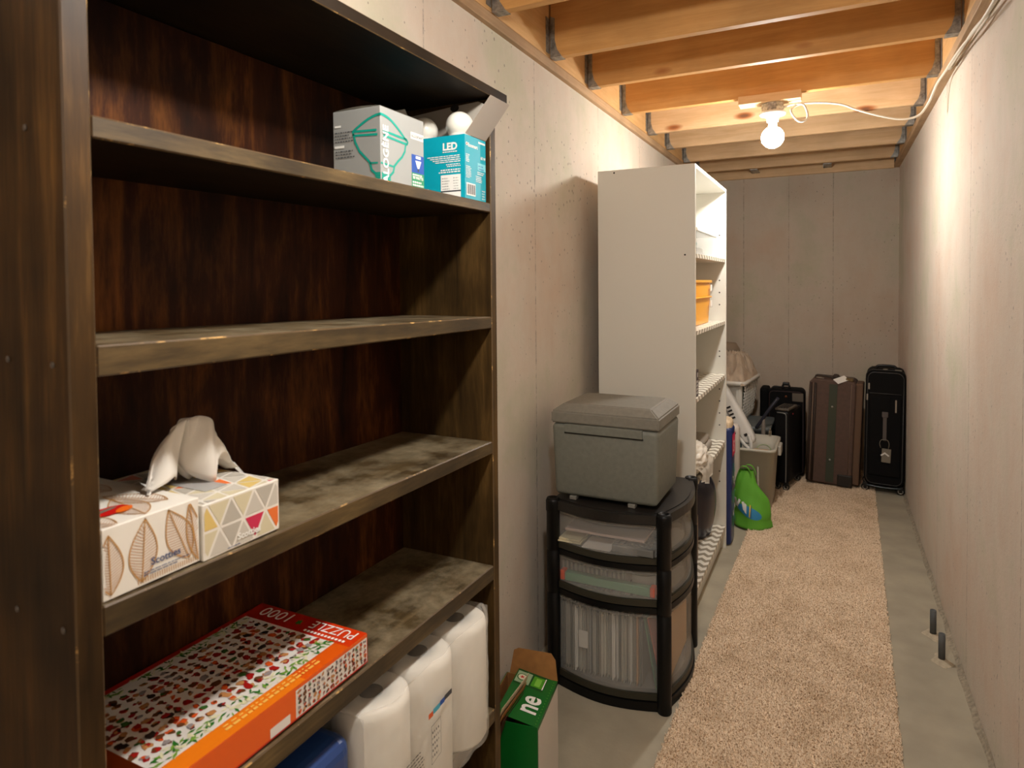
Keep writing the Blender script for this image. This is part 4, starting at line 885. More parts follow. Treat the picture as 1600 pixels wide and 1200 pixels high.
# plastic bag hanging over the shelf edge
from mathutils import noise as mn
t = thing('plastic_bag', 'crumpled translucent white plastic bag drooping over the fourth shelf edge', 'bag', (-.62, 3.2, .6355)); m_pbag = mat('white_film', (226, 218, 204), .35, alpha=.94, bump=.4, bscale=50)
b = NB(); bmesh.ops.create_icosphere(b, subdivisions=5, radius=1)
for v in b.verts:
    n_ = v.co.normalized(); q = 1+.20*(1-2*abs(mn.noise(n_*2.3+Vector((3, 1, 7)))))+.10*(1-2*abs(mn.noise(n_*6)))
    p_ = Vector((-.625+.062*n_.x*q, 3.20+.165*n_.y*q, .695+.065*n_.z*q)); p_.z = max(p_.z, .637)
    v.co = p_
for f in b.faces: f.smooth = True
part('bag_body', b, m_pbag, t)
b = NB()
def hang(u, v):
    y = 3.06+.31*u; e = abs(2*u-1)
    x = -.606+.062*min(1, v*2.0)+.006*math.sin(20*u+5*v)*v; z = .70-.03*v-(.115*max(0, v-.2))*(1-.55*e)+.012*mn.noise(Vector((y*14, v*3, 1)))*v
    return Vector((x, y, z))
grid(b, hang, 34, 14); bmesh.ops.solidify(b, geom=b.faces[:], thickness=.001); part('bag_overhang', b, m_pbag, t)
# dark items in the bottom bay
b = NB()
def navy(u, v):
    a = 2*math.pi*u; z = .1345+.47*v; r = .155*(.78+.42*math.sin(math.pi*(v*.8+.1)))*(1-.72*max(0, (v-.6)/.4)**1.6); r *= 1+.06*math.sin(3*a+5*v)+.02*math.sin(9*a+3*v)
    return Vector((-.73+r*.72*math.cos(a), 3.72+r*.9*math.sin(a), z))
vs = grid(b, navy, 32, 22, closeu=True); b.faces.new([r_[0] for r_ in vs][::-1]); b.faces.new([r_[-1] for r_ in vs])
solo('navy_bag', b, mat('navy_vinyl', (16, 20, 44), .28, coat=.3), 'bulging dark navy bag standing in the bottom bay of the white unit', 'bag')
t = thing('black_case', 'tall black flat case standing in the bottom bay nearest the drawer cart', 'case', (-.72, 3.2, .134)); b = NB(); bxm(b, -.93, -.60, 3.15, 3.24, .134, .585, .01, 2); part('case_body', b, m_black, t)
b = NB(); bxm(b, -.599, -.594, 3.17, 3.22, .2, .42, .002); part('side_label', b, mat('case_brown', (110, 84, 66), .4), t)

# ------------------------------------------------------------------ tall blue pack
t = thing('paper_towel_pack', 'tall blue and pink wrapped pack standing just past the white unit', 'paper pack', (-.65, 4.03, 0))
b = NB(); bxm(b, -.80, -.537, 3.95, 4.10, .002, .70, .022, 4, top=(.97, .97))
for f in b.faces: f.smooth = True
part('plastic_wrap', b, mat('wrap_deep_blue', (24, 44, 96), .3), t)
b = NB(); bxm(b, -.79, -.543, 3.955, 4.095, .62, .745, .03, 4); part('wrap_top', b, mat('wrap_cream', (214, 192, 160), .4), t)
p = Print(); p.face((-.537, 3.97, 0), (0, 1, 0), (0, 0, 1), .0012); m_pk = mat('print_pink', (214, 24, 84), .4)
p.rect(.0, .525, .118, .655, m_pk); p.text('S', .03, .55, .09, m_pw, 2, bold=.002); p.rect(.0, .32, .118, .36, mat('print_purple', (92, 30, 110), .4))
for k, z in enumerate((.45, .38, .28, .2, .14)): p.rib([(.01+.02*i, z+.03*math.sin(i*1.3+k)) for i in range(6)], .009, m_pw if k % 2 else mat('print_teal2', (40, 150, 160), .4), 2)
p.build('printed_artwork', t)

# ------------------------------------------------------------------ green shopping bag
gb = thing('shopping_bag', 'bright green reusable shopping bag slumped against the grey tote', 'bag', (-.47, 4.33, 0)); m_gb = mat('bag_green', (92, 164, 44), .7, bump=.35, bscale=700)
b = NB(); GX, GY = -.475, 4.345
def gbag(u, v):
    a = 2*math.pi*u; z = .0115+.345*v; wx = .092+.022*math.sin(math.pi*min(1, v*1.25+.05)); wx *= 1-.55*max(0, (v-.5)/.5)**1.2; wy = .105*(1-.72*v**1.2)
    c, s = math.cos(a), math.sin(a); sq = 1/max(abs(c)**1.6+abs(s)**1.6, 1e-3)**.45
    f = 1+.045*math.sin(4*a+6*v)+.05*math.sin(9*a-9*v)*v+.03*math.sin(2*a+14*v)
    cx = GX-.022*v+.012*math.sin(6*v)
    flare = .035*max(0, 1-v*7)*(1 if c > .3 else 0)
    return Vector((cx+(wx*f+flare)*c*sq, GY+wy*f*s*sq, z))
vs = grid(b, gbag, 48, 30, closeu=True); b.faces.new([r_[0] for r_ in vs][::-1])
bvb = BVHTree.FromBMesh(b); part('bag_body', b, m_gb, gb)
for (ya, xo) in ((-.022, -.012), (.02, .012)):
    b = NB(); path = smoothpts([(GX-.058+xo, GY+ya, .335), (GX-.052+xo, GY+ya, .365), (GX-.034+xo, GY+ya*1.1, .385), (GX-.008+xo, GY+ya*1.1, .380), (GX+.010+xo, GY+ya, .355), (GX+.018+xo, GY+ya, .325)], 5)
    prev = None
    for q in path:
        cur = [b.verts.new(q+Vector((dx, dy, 0))) for dx, dy in ((-.001, -.012), (.001, -.012), (.001, .012), (-.001, .012))]
        cur = [b.verts.new(v.co) for v in cur]
        if prev:
            for k in range(4): b.faces.new((prev[k], prev[(k+1) % 4], cur[(k+1) % 4], cur[k]))
        prev = cur
    bmesh.ops.delete(b, geom=[v for v in b.verts if not v.link_faces], context='VERTS'); part('handle', b, m_gb, gb)
# print draped on the bag by ray casting along its view side
pr_ = Print(); pr_.face((GX-.07, GY-.3, .095), (1, 0, -.25), (0, 0, 1), 0)
pr_.disc(.075, .035, .062, mat('print_bag_blue', (42, 128, 176), .6), ry=.026, n=24, rot=-.1)
for q in ([(.0, .075), (.012, .075), (.02, .035), (.008, .035)], [(.012, .045), (.02, .04), (.034, .075), (.024, .078)], [(.038, .07), (.05, .074), (.058, .03), (.046, .034)], [(.052, .028), (.062, .022), (.062, .066), (.052, .07)]): pr_.poly(q, m_pw, 2)
pr_.poly([(.074, .016), (.079, .014), (.083, .07), (.078, .072)], mat('print_yellow2', (228, 190, 40), .5), 3); pr_.poly([(.081, .013), (.084, .012), (.088, .069), (.085, .07)], m_ink, 3)
for v in pr_.bm.verts: v.co.x = (GX-.07)+(v.co.x-GX+.07)*1.25; v.co.z = .1+(v.co.z-.1)*1.3
bmesh.ops.triangulate(pr_.bm, faces=pr_.bm.faces[:]); bmesh.ops.subdivide_edges(pr_.bm, edges=pr_.bm.edges[:], cuts=3, use_grid_fill=True)
dirv = Vector((-.1, 1, 0)).normalized(); rank = {}
for f in pr_.bm.faces:
    for v in f.verts: rank[v] = max(rank.get(v, 0), f.material_index)
for v in pr_.bm.verts:
    h_ = bvb.ray_cast(v.co, dirv)
    v.co = (h_[0]-dirv*(.0015+.0012*(1 if rank.get(v, 0) > 0 else 0)+.0008*(1 if rank.get(v, 0) > 1 else 0))) if h_[0] else v.co+dirv*.22
pr_.build('printed_logo', gb)

# ------------------------------------------------------------------ grey tote
t = thing('storage_tote', 'open grey plastic tote behind the green bag', 'tote', (-.57, 4.85, 0)); m_tote = mat('tote_grey', (178, 173, 158), .5)
tx0, tx1, ty0, ty1, tz = -.80, -.362, 4.615, 5.07, .43
def rrect(x0, x1, y0, y1, r, n=5):
    P_ = []
    for cx, cy, a0 in ((x1-r, y1-r, 0), (x0+r, y1-r, 90), (x0+r, y0+r, 180), (x1-r, y0+r, 270)):
        for i in range(n+1): a = math.radians(a0+90*i/n); P_.append((cx+r*math.cos(a), cy+r*math.sin(a)))
    return P_
def loft(bm, rings, cap0=True, cap1=False, mi=0):
    R_ = [[bm.verts.new((x, y, z)) for x, y in P_] for P_, z in rings]; n = len(R_[0])
    for a, c in zip(R_, R_[1:]):
        for i in range(n): f = bm.faces.new((a[i], a[(i+1) % n], c[(i+1) % n], c[i])); f.smooth = True; f.material_index = mi
    if cap0: bm.faces.new(R_[0][::-1]).material_index = mi
    if cap1: bm.faces.new(R_[-1]).material_index = mi
b = NB(); T = lambda k, z: (rrect(tx0+.03*(1-k), tx1-.022*(1-k), ty0+.03*(1-k), ty1-.03*(1-k), .05), z)
i_ = lambda k, z, d: (rrect(tx0+.03*(1-k)+d, tx1-.022*(1-k)-d, ty0+.03*(1-k)+d, ty1-.03*(1-k)-d, .047), z)
loft(b, [T(0, .0095), T(.75, .31), i_(.75, .312, -.004), i_(1, tz-.02, -.004), i_(1, tz-.019, -.014), i_(1, tz, -.014), i_(1, tz, .0), i_(.75, .312, .004), i_(0, .0175, .004)]); 
b.faces.new([v for v in b.verts][-24:]); part('tote_body', b, m_tote, t)
for (xa, ya) in ((-.46, ty0), (-.60, ty0)):
    b = NB(); bxm(b, xa-.006, xa+.006, ty0+.004, ty0+.03, .02, .31, .002, M=None); part('rib', b, m_tote, t)
b = NB(); bxm(b, tx1+.0145, tx1+.035, ty0+.16, ty0+.30, tz-.07, tz-.005, .006, 2); part('side_handle', b, mat('handle_pale', (176, 170, 158), .45), t)
b = NB(); bxm(b, -.43, -.412, ty1-.012, ty1+.018, tz+.003, tz+.035, .003); bxm(b, -.424, -.418, ty1-.002, ty1+.008, tz+.036, tz+.055, .002); part('clip', b, mat('chrome', (220, 214, 200), .15, .9), t)
b = NB(); bxm(b, -.50, -.40, 4.66, 4.74, .36, .405, .008, 2, M=None); solo('wooden_block', b, mat('light_wood', (196, 152, 108), .7), 'tan wooden piece lying just inside the grey tote', 'wood piece')
b = NB(); tube(b, [(-.44+.045*math.cos(a), 4.80+.03*math.sin(a), .385+.03*math.sin(a)) for a in [k*math.pi/8 for k in range(17)]], .004, 8); solo('hose_loop', b, mat('loop_green', (150, 160, 120), .5), 'pale green loop of tubing in the grey tote', 'hose')
b = NB(); bxm(b, -.70, -.60, 4.68, 4.95, .33, .42, .02, 3); solo('blue_cloth', b, mat('teal_cloth', (30, 86, 104), .8), 'dark teal bundle in the grey tote beside the white appliance', 'cloth')
b = NB(); bxm(b, -.76, -.40, 4.67, 5.03, .019, .32, .02, 3); solo('packed_contents', b, mat('packed_dark', (70, 64, 56), .8), 'dark packed bundle filling the grey tote', 'bundle')
# white appliance leaning diagonally out of the tote
ap = thing('carpet_sweeper', 'white plastic appliance leaning diagonally out of the grey tote', 'appliance', (-.52, 4.79, .43), (0, math.radians(-28), 0))
m_ap = mat('appliance_white', (212, 210, 204), .35); m_apg = mat('appliance_grey', (120, 118, 114), .5)
b = NB(); loft(b, [(rrect(-.05+dx, .045+dx2, -.05, .05, .03), z) for z, dx, dx2 in ((.0, .03, -.01), (.03, .0, .0), (.10, -.01, .004), (.25, -.02, .002), (.42, -.015, -.01), (.5, .01, -.02))], True, True)
part('housing', b, m_ap, ap, world=False)
b = NB(); tube(b, [(-.02, -.057, -.03), (-.04, -.06, .03), (-.055, -.062, .15), (-.06, -.062, .3), (-.05, -.06, .45)], .012, 8, sm=4); tube(b, [(.02, -.055, .06), (.012, -.058, .02), (-.005, -.06, -.02), (-.02, -.057, -.03)], .012, 8, sm=4); part('carry_handle', b, m_ap, ap, world=False)
b = NB()
for k in range(4): bxm(b, -.035+k*.002, -.005+k*.002, -.0525, -.0495, .20+k*.026, .212+k*.026)
bxm(b, -.01, .012, -.0525, -.0495, .06, .078); part('vent_slot', b, m_hole, ap, kind='stuff', world=False)
b = NB(); bxm(b, -.042, -.032, -.053, -.0495, .06, .32, .001); part('grey_strip', b, m_apg, ap, world=False)
b = NB(); bxm(b, -.79, -.575, 4.50, 4.60, .001, .60, .03, 4)
for v in b.verts: v.co.x += .008*math.sin(v.co.z*14)
t = thing('white_sack', 'white sack with small dark marks behind the blue and pink pack', 'sack', (-.68, 4.55, 0)); part('sack_body', b, mat('sack_white', (206, 196, 186), .6), t)
p = Print(); p.face((-.79, 4.4995, 0), (1, 0, 0), (0, 0, 1), .002); p.rib([(.17, .57), (.19, .56), (.18, .545), (.19, .54)], .006, m_ink); p.disc(.20, .55, .006, m_ink); p.build('printed_marks', t)
# ------------------------------------------------------------------ second tote, basket, blanket, roll
t = thing('storage_tote', 'closed blue-grey tote under the white laundry basket', 'tote', (-.63, 5.38, 0)); b = NB()
loft(b, [(rrect(-.84, -.46, 5.14, 5.52, .04), .0095), (rrect(-.86, -.43, 5.12, 5.53, .04), .44), (rrect(-.87, -.422, 5.115, 5.54, .04), .4405), (rrect(-.87, -.422, 5.115, 5.54, .04), .475)], True, True); part('tote_body', b, mat('tote_bluegrey', (92, 98, 98), .5), t)
t = thing('laundry_basket', 'white lattice laundry basket piled with beige bedding', 'laundry basket', (-.72, 5.38, .4755)); m_bas = mat('basket_plastic', (214, 210, 200), .45)
bz0, bz1 = .4765, .80
RB = Matrix.Translation((-.765, 5.40, 0)) @ Matrix.Rotation(-.095, 4, 'Z') @ Matrix.Translation((.72, -5.38, 0))
def bside(k): return (-.86-.03*k+.0, -.575+.03*k, 5.17-.03*k, 5.66+.03*k)
def ringk(k, d=0): x0, x1, y0, y1 = bside(k); return rrect(x0+d, x1-d, y0+d, y1-d, .06)
b = NB(); loft(b, [(ringk(1), bz1-.035), (ringk(1, -.016), bz1-.03), (ringk(1, -.018), bz1-.003), (ringk(1, -.004), bz1), (ringk(1, .003), bz1-.008), (ringk(1, .003), bz1-.035)], False); part('rim', b, m_bas, t)
b = NB(); loft(b, [(ringk(0), bz0), (ringk(.15), bz0+.04), (ringk(.15, .003), bz0+.04), (ringk(0, .003), bz0+.003)], True); part('base', b, m_bas, t)
# walls: solid near end, diagonal lattice on the sides
b = NB(); x0, x1, y0, y1 = bside(.15); X0, X1, Y0, Y1 = bside(1); zA, zB = bz0+.038, bz1-.033
f_ = [b.verts.new(v) for v in ((x0+.03, y0, zA), (x1-.05, y0, zA), (X1-.05, Y0, zB), (X0+.03, Y0, zB))]; b.faces.new(f_); bmesh.ops.solidify(b, geom=b.faces[:], thickness=.003); part('end_wall', b, m_bas, t)
def lattice(A, B, C_, D_, nu, nv, w_):
    """bars crossing both ways over a quad A B (bottom) C D (top)"""
    b = NB(); A, B, C_, D_ = map(Vector, (A, B, C_, D_)); P3 = lambda u, v: (A*(1-u)+B*u)*(1-v)+(D_*(1-u)+C_*u)*v
    L1 = nu
    for sgn in (1, -1):
        for k in range(-nv, nu+nv+1):
            # line u*nu - sgn*v*nv = k
            pts = []
            for s in range(0, 25):
                v = s/24; u = (k+sgn*v*nv)/nu
                if -.001 <= u <= 1.001: pts.append(P3(min(max(u, 0), 1), v))
            if len(pts) > 2: tube(b, [pts[0], pts[-1]], w_, 4)
    return b
part('lattice_side', lattice((x1, y0+.03, zA), (x1, y1-.03, zA), (X1, Y1-.03, zB), (X1, Y0+.03, zB), 8, 5, .0032), m_bas, t)
part('lattice_side', lattice((x0, y0+.03, zA), (x0, y1-.03, zA), (X0, Y1-.03, zB), (X0, Y0+.03, zB), 8, 5, .0032), m_bas, t)
b = NB(); bxm(b, x1-.018, x1+.006, y0-.004, y0+.03, zA, zB, .004); bxm(b, x1-.05, x1, y0-.001, y0+.003, zA, zB); part('corner_post', b, m_bas, t)
t.location = (-.765, 5.40, .4755); t.rotation_euler = (0, 0, -.095)
b = NB(); bxm(b, -.845, -.595, 5.19, 5.64, .485, .76, .03, 3); bmesh.ops.transform(b, matrix=RB, verts=b.verts); solo('packed_linen', b, mat('linen_olive', (74, 84, 60), .9), 'green-grey linen filling the white lattice basket', 'linen')
b = NB()
def heap(u, v):
    x = -.885+.345*u; y = 5.13+.57*v; e = min(1, 6*u*(1-u)*1.1)*min(1, 6*v*(1-v)*1.1)
    q = Vector((x*13, y*13, 2.0)); r_ = (1-abs(mn.noise(q))*2.2)*.6+(1-abs(mn.noise(q*2.3))*2)*.3+(1-abs(mn.noise(q*5))*2)*.1
    hump = .10*math.exp(-((x+.70)/.24)**4-((y-5.36)/.28)**4)
    return Vector((x+.02*mn.noise(q*1.5+Vector((5, 0, 0))), y+.03*mn.noise(q*1.5+Vector((0, 5, 0))), .768+(.03+hump*.9+.13*r_)*e**.6))
grid(b, heap, 80, 90); bmesh.ops.solidify(b, geom=b.faces[:], thickness=.006); bmesh.ops.transform(b, matrix=RB, verts=b.verts); solo('bedding', b, mat('bedding_beige', (228, 208, 184), .9, noise=.05, nscale=14, bump=.3, bscale=90), 'crumpled beige bedding heaped in the laundry basket', 'bedding')
b = NB(); lathe(b, [(.0, .001), (.11, .001), (.125, .03), (.128, .88), (.12, .97), (.09, 1.02), (.0, 1.03)], 30, Matrix.Translation((-.86, 5.93, 0))); solo('rolled_mat', b, mat('mat_taupe', (150, 132, 112), .85), 'taupe rolled mat standing in the back left corner behind the basket', 'rolled mat')
b = NB(); lathe(b, [(.0, .0095), (.015, .0095), (.015, .50), (.011, .52), (.011, .55), (.0, .555)], 14, Matrix.Translation((-.47, 5.093, 0))); solo('bottle', b, mat('bottle_grey', (120, 112, 104), .4), 'slim grey bottle between the two totes', 'bottle')
b = NB(); tube(b, [(-.52, 5.10, .47), (-.47, 5.09, .55), (-.42, 5.09, .63), (-.37, 5.12, .70)], .012, 8, sm=4); solo('umbrella', b, mat('umbrella_navy', (26, 26, 40), .6), 'dark folded umbrella leaning between tote and black suitcase', 'umbrella')

# ------------------------------------------------------------------ suitcases
m_bf = mat('black_fabric', (13, 12, 12), .8, spec=.15, bump=.3, bscale=600); m_piping = mat('case_piping', (72, 70, 68), .4); m_dk = mat('black_rubber', (18, 17, 16), .45); m_sil = mat('silver_metal', (176, 172, 164), .3, .8)
def wheel(t, x, y, r=.026, world=False):
    b = NB(); lathe(b, [(0, -.011), (r*.85, -.011), (r, -.007), (r, .007), (r*.85, .011), (0, .011)], 18, Matrix.Translation((x, y, r+.0)) @ Matrix.Rotation(math.pi/2, 4, 'X')); bxm(b, x-.016, x+.016, y-.016, y+.016, r*1.3, r*2.3, .003)
    w_ = part('wheel', b, m_dk, t, world=False)
    b = NB(); lathe(b, [(r*.45, 0), (r*.7, 0), (r*.7, .002), (r*.45, .002), (r*.45, 0)], 16, Matrix.Translation((x, y-.0115, r)) @ Matrix.Rotation(math.pi/2, 4, 'X'), cap=False); part('hub', b, m_sil, w_, world=False)
# right black one
s1 = thing('suitcase', 'large black fabric suitcase with hanging luggage tag, beside the right wall', 'suitcase', (.318, 5.40, 0.004), (0, math.radians(.8), math.radians(-4)))
W, D, z0, z1 = .255, .27, .055, .895; hw = W/2
def shellring(y, ins, r): 
    P_ = rrect(-hw+ins, hw-ins, z0+ins, z1-ins, r, 6); return [(x, y, z) for x, z in P_]
def yloft(b, rings, cap=True):
    R_ = [[b.verts.new(v) for v in r_] for r_ in rings]; n = len(R_[0])
    for a, c in zip(R_, R_[1:]):
        for i in range(n): b.faces.new((a[i], a[(i+1) % n], c[(i+1) % n], c[i])).smooth = True
    if cap: b.faces.new(R_[0][::-1]); b.faces.new(R_[-1])
b = NB(); yloft(b, [shellring(0, .012, .045), shellring(.006, .002, .05), shellring(.05, 0, .05), shellring(.055, .003, .05), shellring(.06, 0, .05), shellring(D, 0, .05), shellring(D+.01, .02, .04)]); part('shell', b, m_bf, s1, world=False)
def pipe_(b, y, ins, r, rad): 
    P_ = [(x, y, z) for x, z in rrect(-hw+ins, hw-ins, z0+ins, z1-ins, r, 6)]; tube(b, P_+[P_[0]], rad, 6)
b = NB(); pipe_(b, .002, .014, .045, .0028); pipe_(b, .055, .0, .05, .002); part('piping', b, m_piping, s1, world=False)
b = NB(); bxm(b, -.1, .1, -.009, .002, .13, .70, .006, 2); part('front_pocket', b, m_bf, s1, world=False)
b = NB(); tube(b, [(-.1, -.006, .73), (.1, -.006, .73)], .002, 6); tube(b, [(-hw-.001, .09, .2), (-hw-.001, .09, .8)], .002, 6); part('zip', b, m_piping, s1, world=False)
b = NB(); bxm(b, -.03, .03, -.012, -.0095, .57, .72, .001); part('carry_strap', b, m_bf, s1, world=False)
b = NB(); bxm(b, -.012, .012, -.016, -.0125, .39, .56, .001); bxm(b, -.02, .02, -.018, -.0125, .56, .60, .004); st_ = part('tag_strap', b, mat('strap_grey', (84, 76, 72), .6), s1, world=False)
b = NB(); bxm(b, -.026, .032, -.021, -.0185, .235, .335, .002, M=Matrix.Rotation(math.radians(2), 4, 'Y')); tube(b, [(-.022, -.02, .338), (-.03, -.02, .37), (-.02, -.02, .395), (.0, -.02, .40), (.02, -.02, .395), (.03, -.02, .37), (.026, -.02, .338)], .0025, 6, sm=3); part('luggage_tag', b, m_tag, s1, 'grey luggage tag', world=False)
p = Print(); p.face((-.03, -.0213, .235), (1, 0, 0), (0, 0, 1)); p.rib([(.012, .05), (.034, .068), (.058, .05)], .010, m_paper); p.text('', 0, 0, .01, m_paper); MW['__'] = None; o = part('tag_mark', p.bm, p.mats, s1, world=False, normals=False)
b = NB(); bxm(b, .062, .072, -.012, -.0095, .60, .69, .001); part('name_plate', b, m_sil, s1, 'small silver badge', world=False)
for (z, x) in ((.72, -.115), (.80, -.105)): b = NB(); bxm(b, x-.005, x+.005, -.006, -.001, z-.045, z, .001); part('zip_pull', b, m_sil, s1, world=False)
b = NB(); bxm(b, -hw-.006, -hw-.001, .08, .095, .62, .69, .001); bxm(b, -hw-.006, -hw-.001, .12, .13, .30, .36, .001); part('zip_pull', b, m_sil, s1, world=False)
b = NB(); tube(b, [(-.06, .13, z1), (-.05, .13, z1+.022), (.05, .13, z1+.022), (.06, .13, z1)], .009, 8, sm=3); part('top_handle', b, m_dk, s1, world=False)
b = NB(); bxm(b, .055, .1, .05, .065, z1-.004, z1+.006, .002); bxm(b, -.02, .01, .06, .09, z1-.002, z1+.006, .002); part('top_trim', b, m_tag, s1, world=False)
for x in (-hw+.01, hw-.02):
    for y in (.03, D-.03): wheel(s1, x, y)
b = NB(); tube(b, [(-hw+.02, -.001, .052), (0, -.004, .046), (hw-.02, -.001, .052)], .005, 6, sm=3); part('bottom_guard', b, mat('guard_steel', (90, 100, 104), .3, .5), s1, world=False)
# brown one
s2 = thing('suitcase', 'brown fabric suitcase with green stripe and white paper tag on top', 'suitcase', (-.045, 5.41, 0.012), (0, math.radians(2.2), math.radians(-5)))
m_br = mat('brown_fabric', (84, 64, 54), .8, noise=.06, nscale=40, bump=.3, bscale=500); W, D, z0, z1 = .315, .27, .012, .80; hw = W/2
b = NB(); yloft(b, [shellring(0, .012, .03), shellring(.008, .002, .035), shellring(D, 0, .04), shellring(D+.01, .02, .03)])
for v in b.verts:
    if v.co.z < .03: v.co.z = max(v.co.z, .012)
part('shell', b, m_br, s2, world=False)
b = NB(); bxm(b, -.02, .035, -.0035, -.0002, z0+.02, z1-.03, .001); part('centre_stripe', b, mat('stripe_green', (58, 62, 48), .8), s2, 'dull green centre band', world=False)
b = NB()
for x in (-hw+.012, -hw+.045): tube(b, [(x, -.004, z0+.015), (x, -.006, .4), (x, -.004, z1-.03)], .009, 8)
part('edge_roll', b, mat('dark_brown_trim', (46, 32, 22), .7), s2, world=False)
b = NB(); tube(b, [(-hw+.029, -.006, z0+.02), (-hw+.029, -.008, .4), (-hw+.029, -.006, z1-.03)], .003, 6); tube(b, [(-hw-.002, .06, z0+.02), (-hw-.004, .06, .4), (-hw-.002, .06, z1-.03)], .004, 6); tube(b, [(hw-.03, -.003, z0+.1), (hw-.03, -.003, z1-.02)], .002, 6); part('piping', b, mat('tan_piping', (118, 98, 80), .6), s2, world=False)
for z in (.60, .20): b = NB(); lathe(b, [(0, 0), (.009, 0), (.007, .006), (0, .007)], 14, Matrix.Translation((.006, -.0036, z)) @ Matrix.Rotation(math.pi/2, 4, 'X')); part('stud', b, m_sil, s2, world=False)
b = NB(); bxm(b, .06, hw+.002, -.008, .03, z0, z0+.09, .008, 2); part('corner_guard', b, mat('guard_dark', (34, 28, 22), .6), s2, world=False)
b = NB(); tube(b, [(-.12, .06, z1), (-.11, .06, z1+.02), (-.02, .05, z1+.016), (.0, .05, z1)], .008, 8, sm=4); part('top_handle', b, mat('handle_brown', (56, 44, 34), .7), s2, world=False)
b = NB(); lathe(b, [(0, 0), (.022, .0), (.026, .02), (.015, .036), (0, .038)], 16, Matrix.Translation((.015, .1, z1-.002))); part('retract_knob', b, mat('handle_brown', (56, 44, 34), .7), s2, world=False)
for k in range(2): b = NB(); bxm(b, -.115+.012*k, -.075+.012*k, .02+.02*k, .026+.02*k, z1+.004-.006*k, z1+.012-.006*k, .002, M=None); part('buckle', b, m_sil, s2, world=False)
b = NB(); bxm(b, .085, .135, .02, .1, z1-.001, z1+.02, .004); part('lock_plate', b, mat('lock_brass', (110, 92, 62), .4, .5), s2, world=False)
b = NB(); bxm(b, -.045, .045, -.03, .03, 0, .0012, M=Matrix.Translation((.055, .02, z1+.006)) @ Matrix.Rotation(math.radians(32), 4, 'X') @ Matrix.Rotation(math.radians(40), 4, 'Z')); part('paper_tag', b, m_paper, s2, 'white paper tag', world=False)
b = NB(); tube(b, [(-hw-.008, .1, .74), (-hw-.012, .08, .6), (-hw-.008, .07, .42), (-hw-.012, .08, .3)], .004, 6, sm=4); part('side_strap', b, mat('strap_tan', (128, 112, 98), .7), s2, world=False)
b = NB(); lathe(b, [(0, -.012), (.022, -.012), (.024, .0), (.022, .012), (0, .012)], 16, Matrix.Translation((hw-.02, .04, .0225)) @ Matrix.Rotation(math.pi/2, 4, 'Y')); part('wheel', b, m_dk, s2, world=False)
b = NB(); lathe(b, [(0, -.012), (.022, -.012), (.024, .0), (.022, .012), (0, .012)], 16, Matrix.Translation((hw-.02, .22, .0225)) @ Matrix.Rotation(math.pi/2, 4, 'Y')); part('wheel', b, m_dk, s2, world=False)
b = NB(); bxm(b, hw-.005, hw+.045, .02, .2, .03, .79, .012, 3); t = part('side_pocket', b, mat('brown_fabric_light', (94, 70, 52), .8), s2, world=False)
# small black hard case
s3 = thing('suitcase', 'small black hard-shell suitcase with grey ribbed top, right of the grey tote', 'suitcase', (-.352, 5.16, .012), (0, 0, math.radians(-12)))
W, D, z0, z1 = .095, .33, .052, .585; hw = W/2+.005
m_hs = mat('black_gloss', (7, 7, 9), .45, spec=.25)
b = NB(); yloft(b, [shellring(0, .01, .018), shellring(.006, .001, .02), shellring(D, 0, .02), shellring(D+.008, .01, .015)]); part('shell', b, m_hs, s3, world=False)
b = NB(); tube(b, [(-.03, -.004, z1-.012), (.02, -.004, z1-.014), (.034, -.004, z1-.03), (.035, -.004, z1-.08), (.034, -.004, z0+.10), (.032, -.004, z0+.01)], .0045, 8, sm=5); part('trim_tube', b, mat('dull_silver', (128, 128, 124), .35, .6), s3, 'silver edge trim', world=False)
b = NB(); bxm(b, -hw+.003, hw-.003, .01, .24, z1+.0005, z1+.018, .006, 2); tpz = part('top_panel', b, mat('panel_grey', (88, 80, 70), .5), s3, world=False)
for k in range(4): b = NB(); bxm(b, -.03+k*.018, -.022+k*.018, .03, .21, z1+.0185, z1+.024, .002); part('top_rib', b, mat('rib_dark', (40, 36, 32), .5), tpz, world=False)
for x in (-.03, .03): wheel(s3, x, .02, .024); wheel(s3, x, D-.02, .024)
b = NB(); lathe(b, [(0, 0), (.006, 0), (.006, .003), (0, .003)], 10, Matrix.Translation((hw+.001, .1, z1-.03)) @ Matrix.Rotation(math.pi/2, 4, 'Y')); part('stud', b, mat('stud_red', (150, 40, 50), .4), s3, world=False)
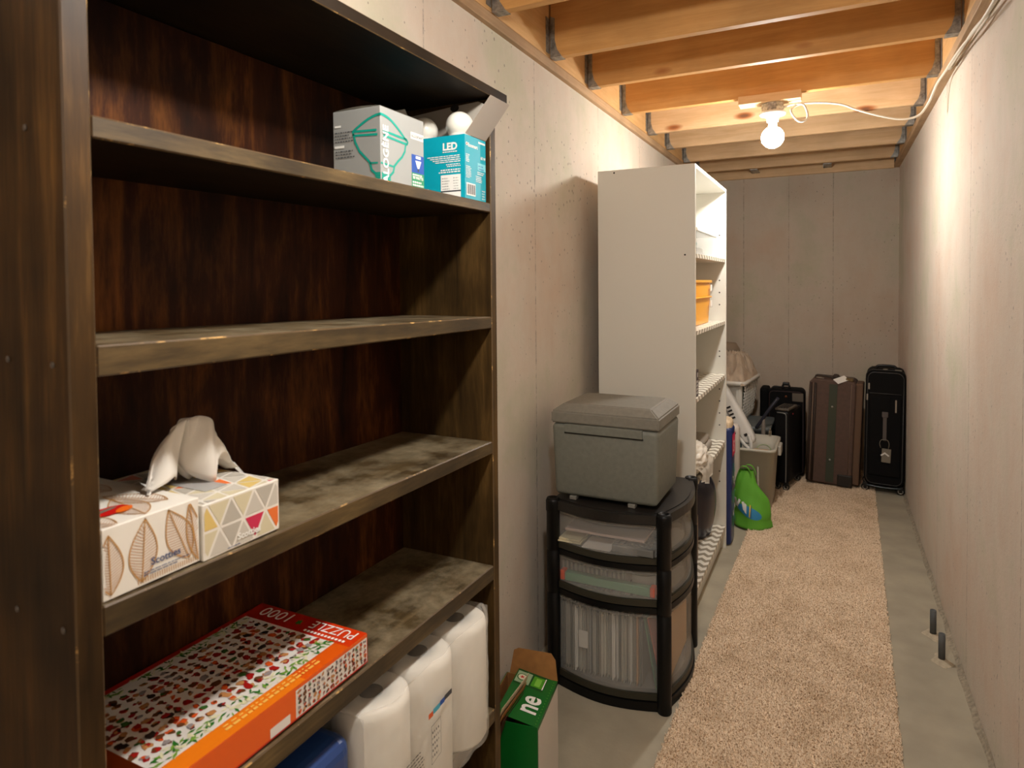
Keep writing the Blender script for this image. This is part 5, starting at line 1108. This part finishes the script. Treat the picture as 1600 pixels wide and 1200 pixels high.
# black soft case at the back
s4 = thing('suitcase', 'black soft suitcase against the end wall behind the small hard-shell one', 'suitcase', (-.345, 5.56, .012), (0, 0, 0))
W, D, z0, z1 = .27, .2, .012, .68; hw = W/2
b = NB(); yloft(b, [shellring(0, .012, .03), shellring(.008, .002, .035), shellring(D, 0, .04), shellring(D+.01, .02, .03)]); part('shell', b, m_bf, s4, world=False)
b = NB(); pipe_(b, .002, .012, .03, .003); part('piping', b, mat('dark_red_piping', (50, 26, 24), .6), s4, world=False)
b = NB(); tube(b, [(-.03, .08, z1), (-.025, .08, z1+.03), (.015, .08, z1+.03), (.02, .08, z1)], .009, 8, sm=3); bxm(b, -.03, .02, .06, .1, z1+.028, z1+.052, .006, 2); part('top_handle', b, m_dk, s4, world=False)
b = NB(); tube(b, [(-.11, .06, z1), (-.09, .06, z1+.018), (-.04, .06, z1+.014)], .007, 6, sm=3); part('side_strap', b, m_dk, s4, world=False)
b = NB(); bxm(b, .045, .125, -.004, -.0005, z1-.085, z1-.02, .001); part('name_window', b, mat('window_grey', (92, 84, 74), .4), s4, world=False)
b = NB(); lathe(b, [(0, 0), (.01, 0), (.01, .006), (0, .007)], 12, Matrix.Translation((.0, -.001, z1-.05)) @ Matrix.Rotation(math.pi/2, 4, 'X')); part('lock', b, mat('lock_copper', (130, 80, 50), .3, .6), s4, world=False)
b = NB(); bxm(b, -.56, -.49, 5.76, 5.94, .001, .67, .02, 3); solo('garment_bag', b, m_bf, 'narrow black bag standing left of the back black suitcase', 'bag')

# ------------------------------------------------------------------ floor stubs by the right wall
for (x, y, lb_) in ((.389, 3.33, 'farther of two short grey pipe stubs in the floor by the right wall'), (.395, 3.12, 'nearer of two short grey pipe stubs in the floor by the right wall')):
    t = thing('pipe_stub', lb_, 'pipe', (x, y, 0)); b = NB(); lathe(b, [(.009, .111), (.0125, .111), (.0125, .001), (.009, .001), (.009, .111)], 14, Matrix.Translation((x, y, 0)), cap=False); part('pipe', b, mat('pipe_grey', (84, 86, 86), .6), t)
    b = NB(); P0 = [(x+(.035+.01*math.sin(3*a+y*9))*math.cos(a), y+(.05+.012*math.cos(2*a+x*7))*math.sin(a)) for a in [k*math.pi/10 for k in range(20)]]; P1_ = [(x+.5*(q[0]-x), y+.5*(q[1]-y)) for q in P0]
    loft(b, [(P0, .0006), (P1_, .009)], False, True); part('mortar_patch', b, mat('mortar_patch', (176, 164, 142), .9, noise=.08, nscale=60, bump=.4, bscale=120), t)
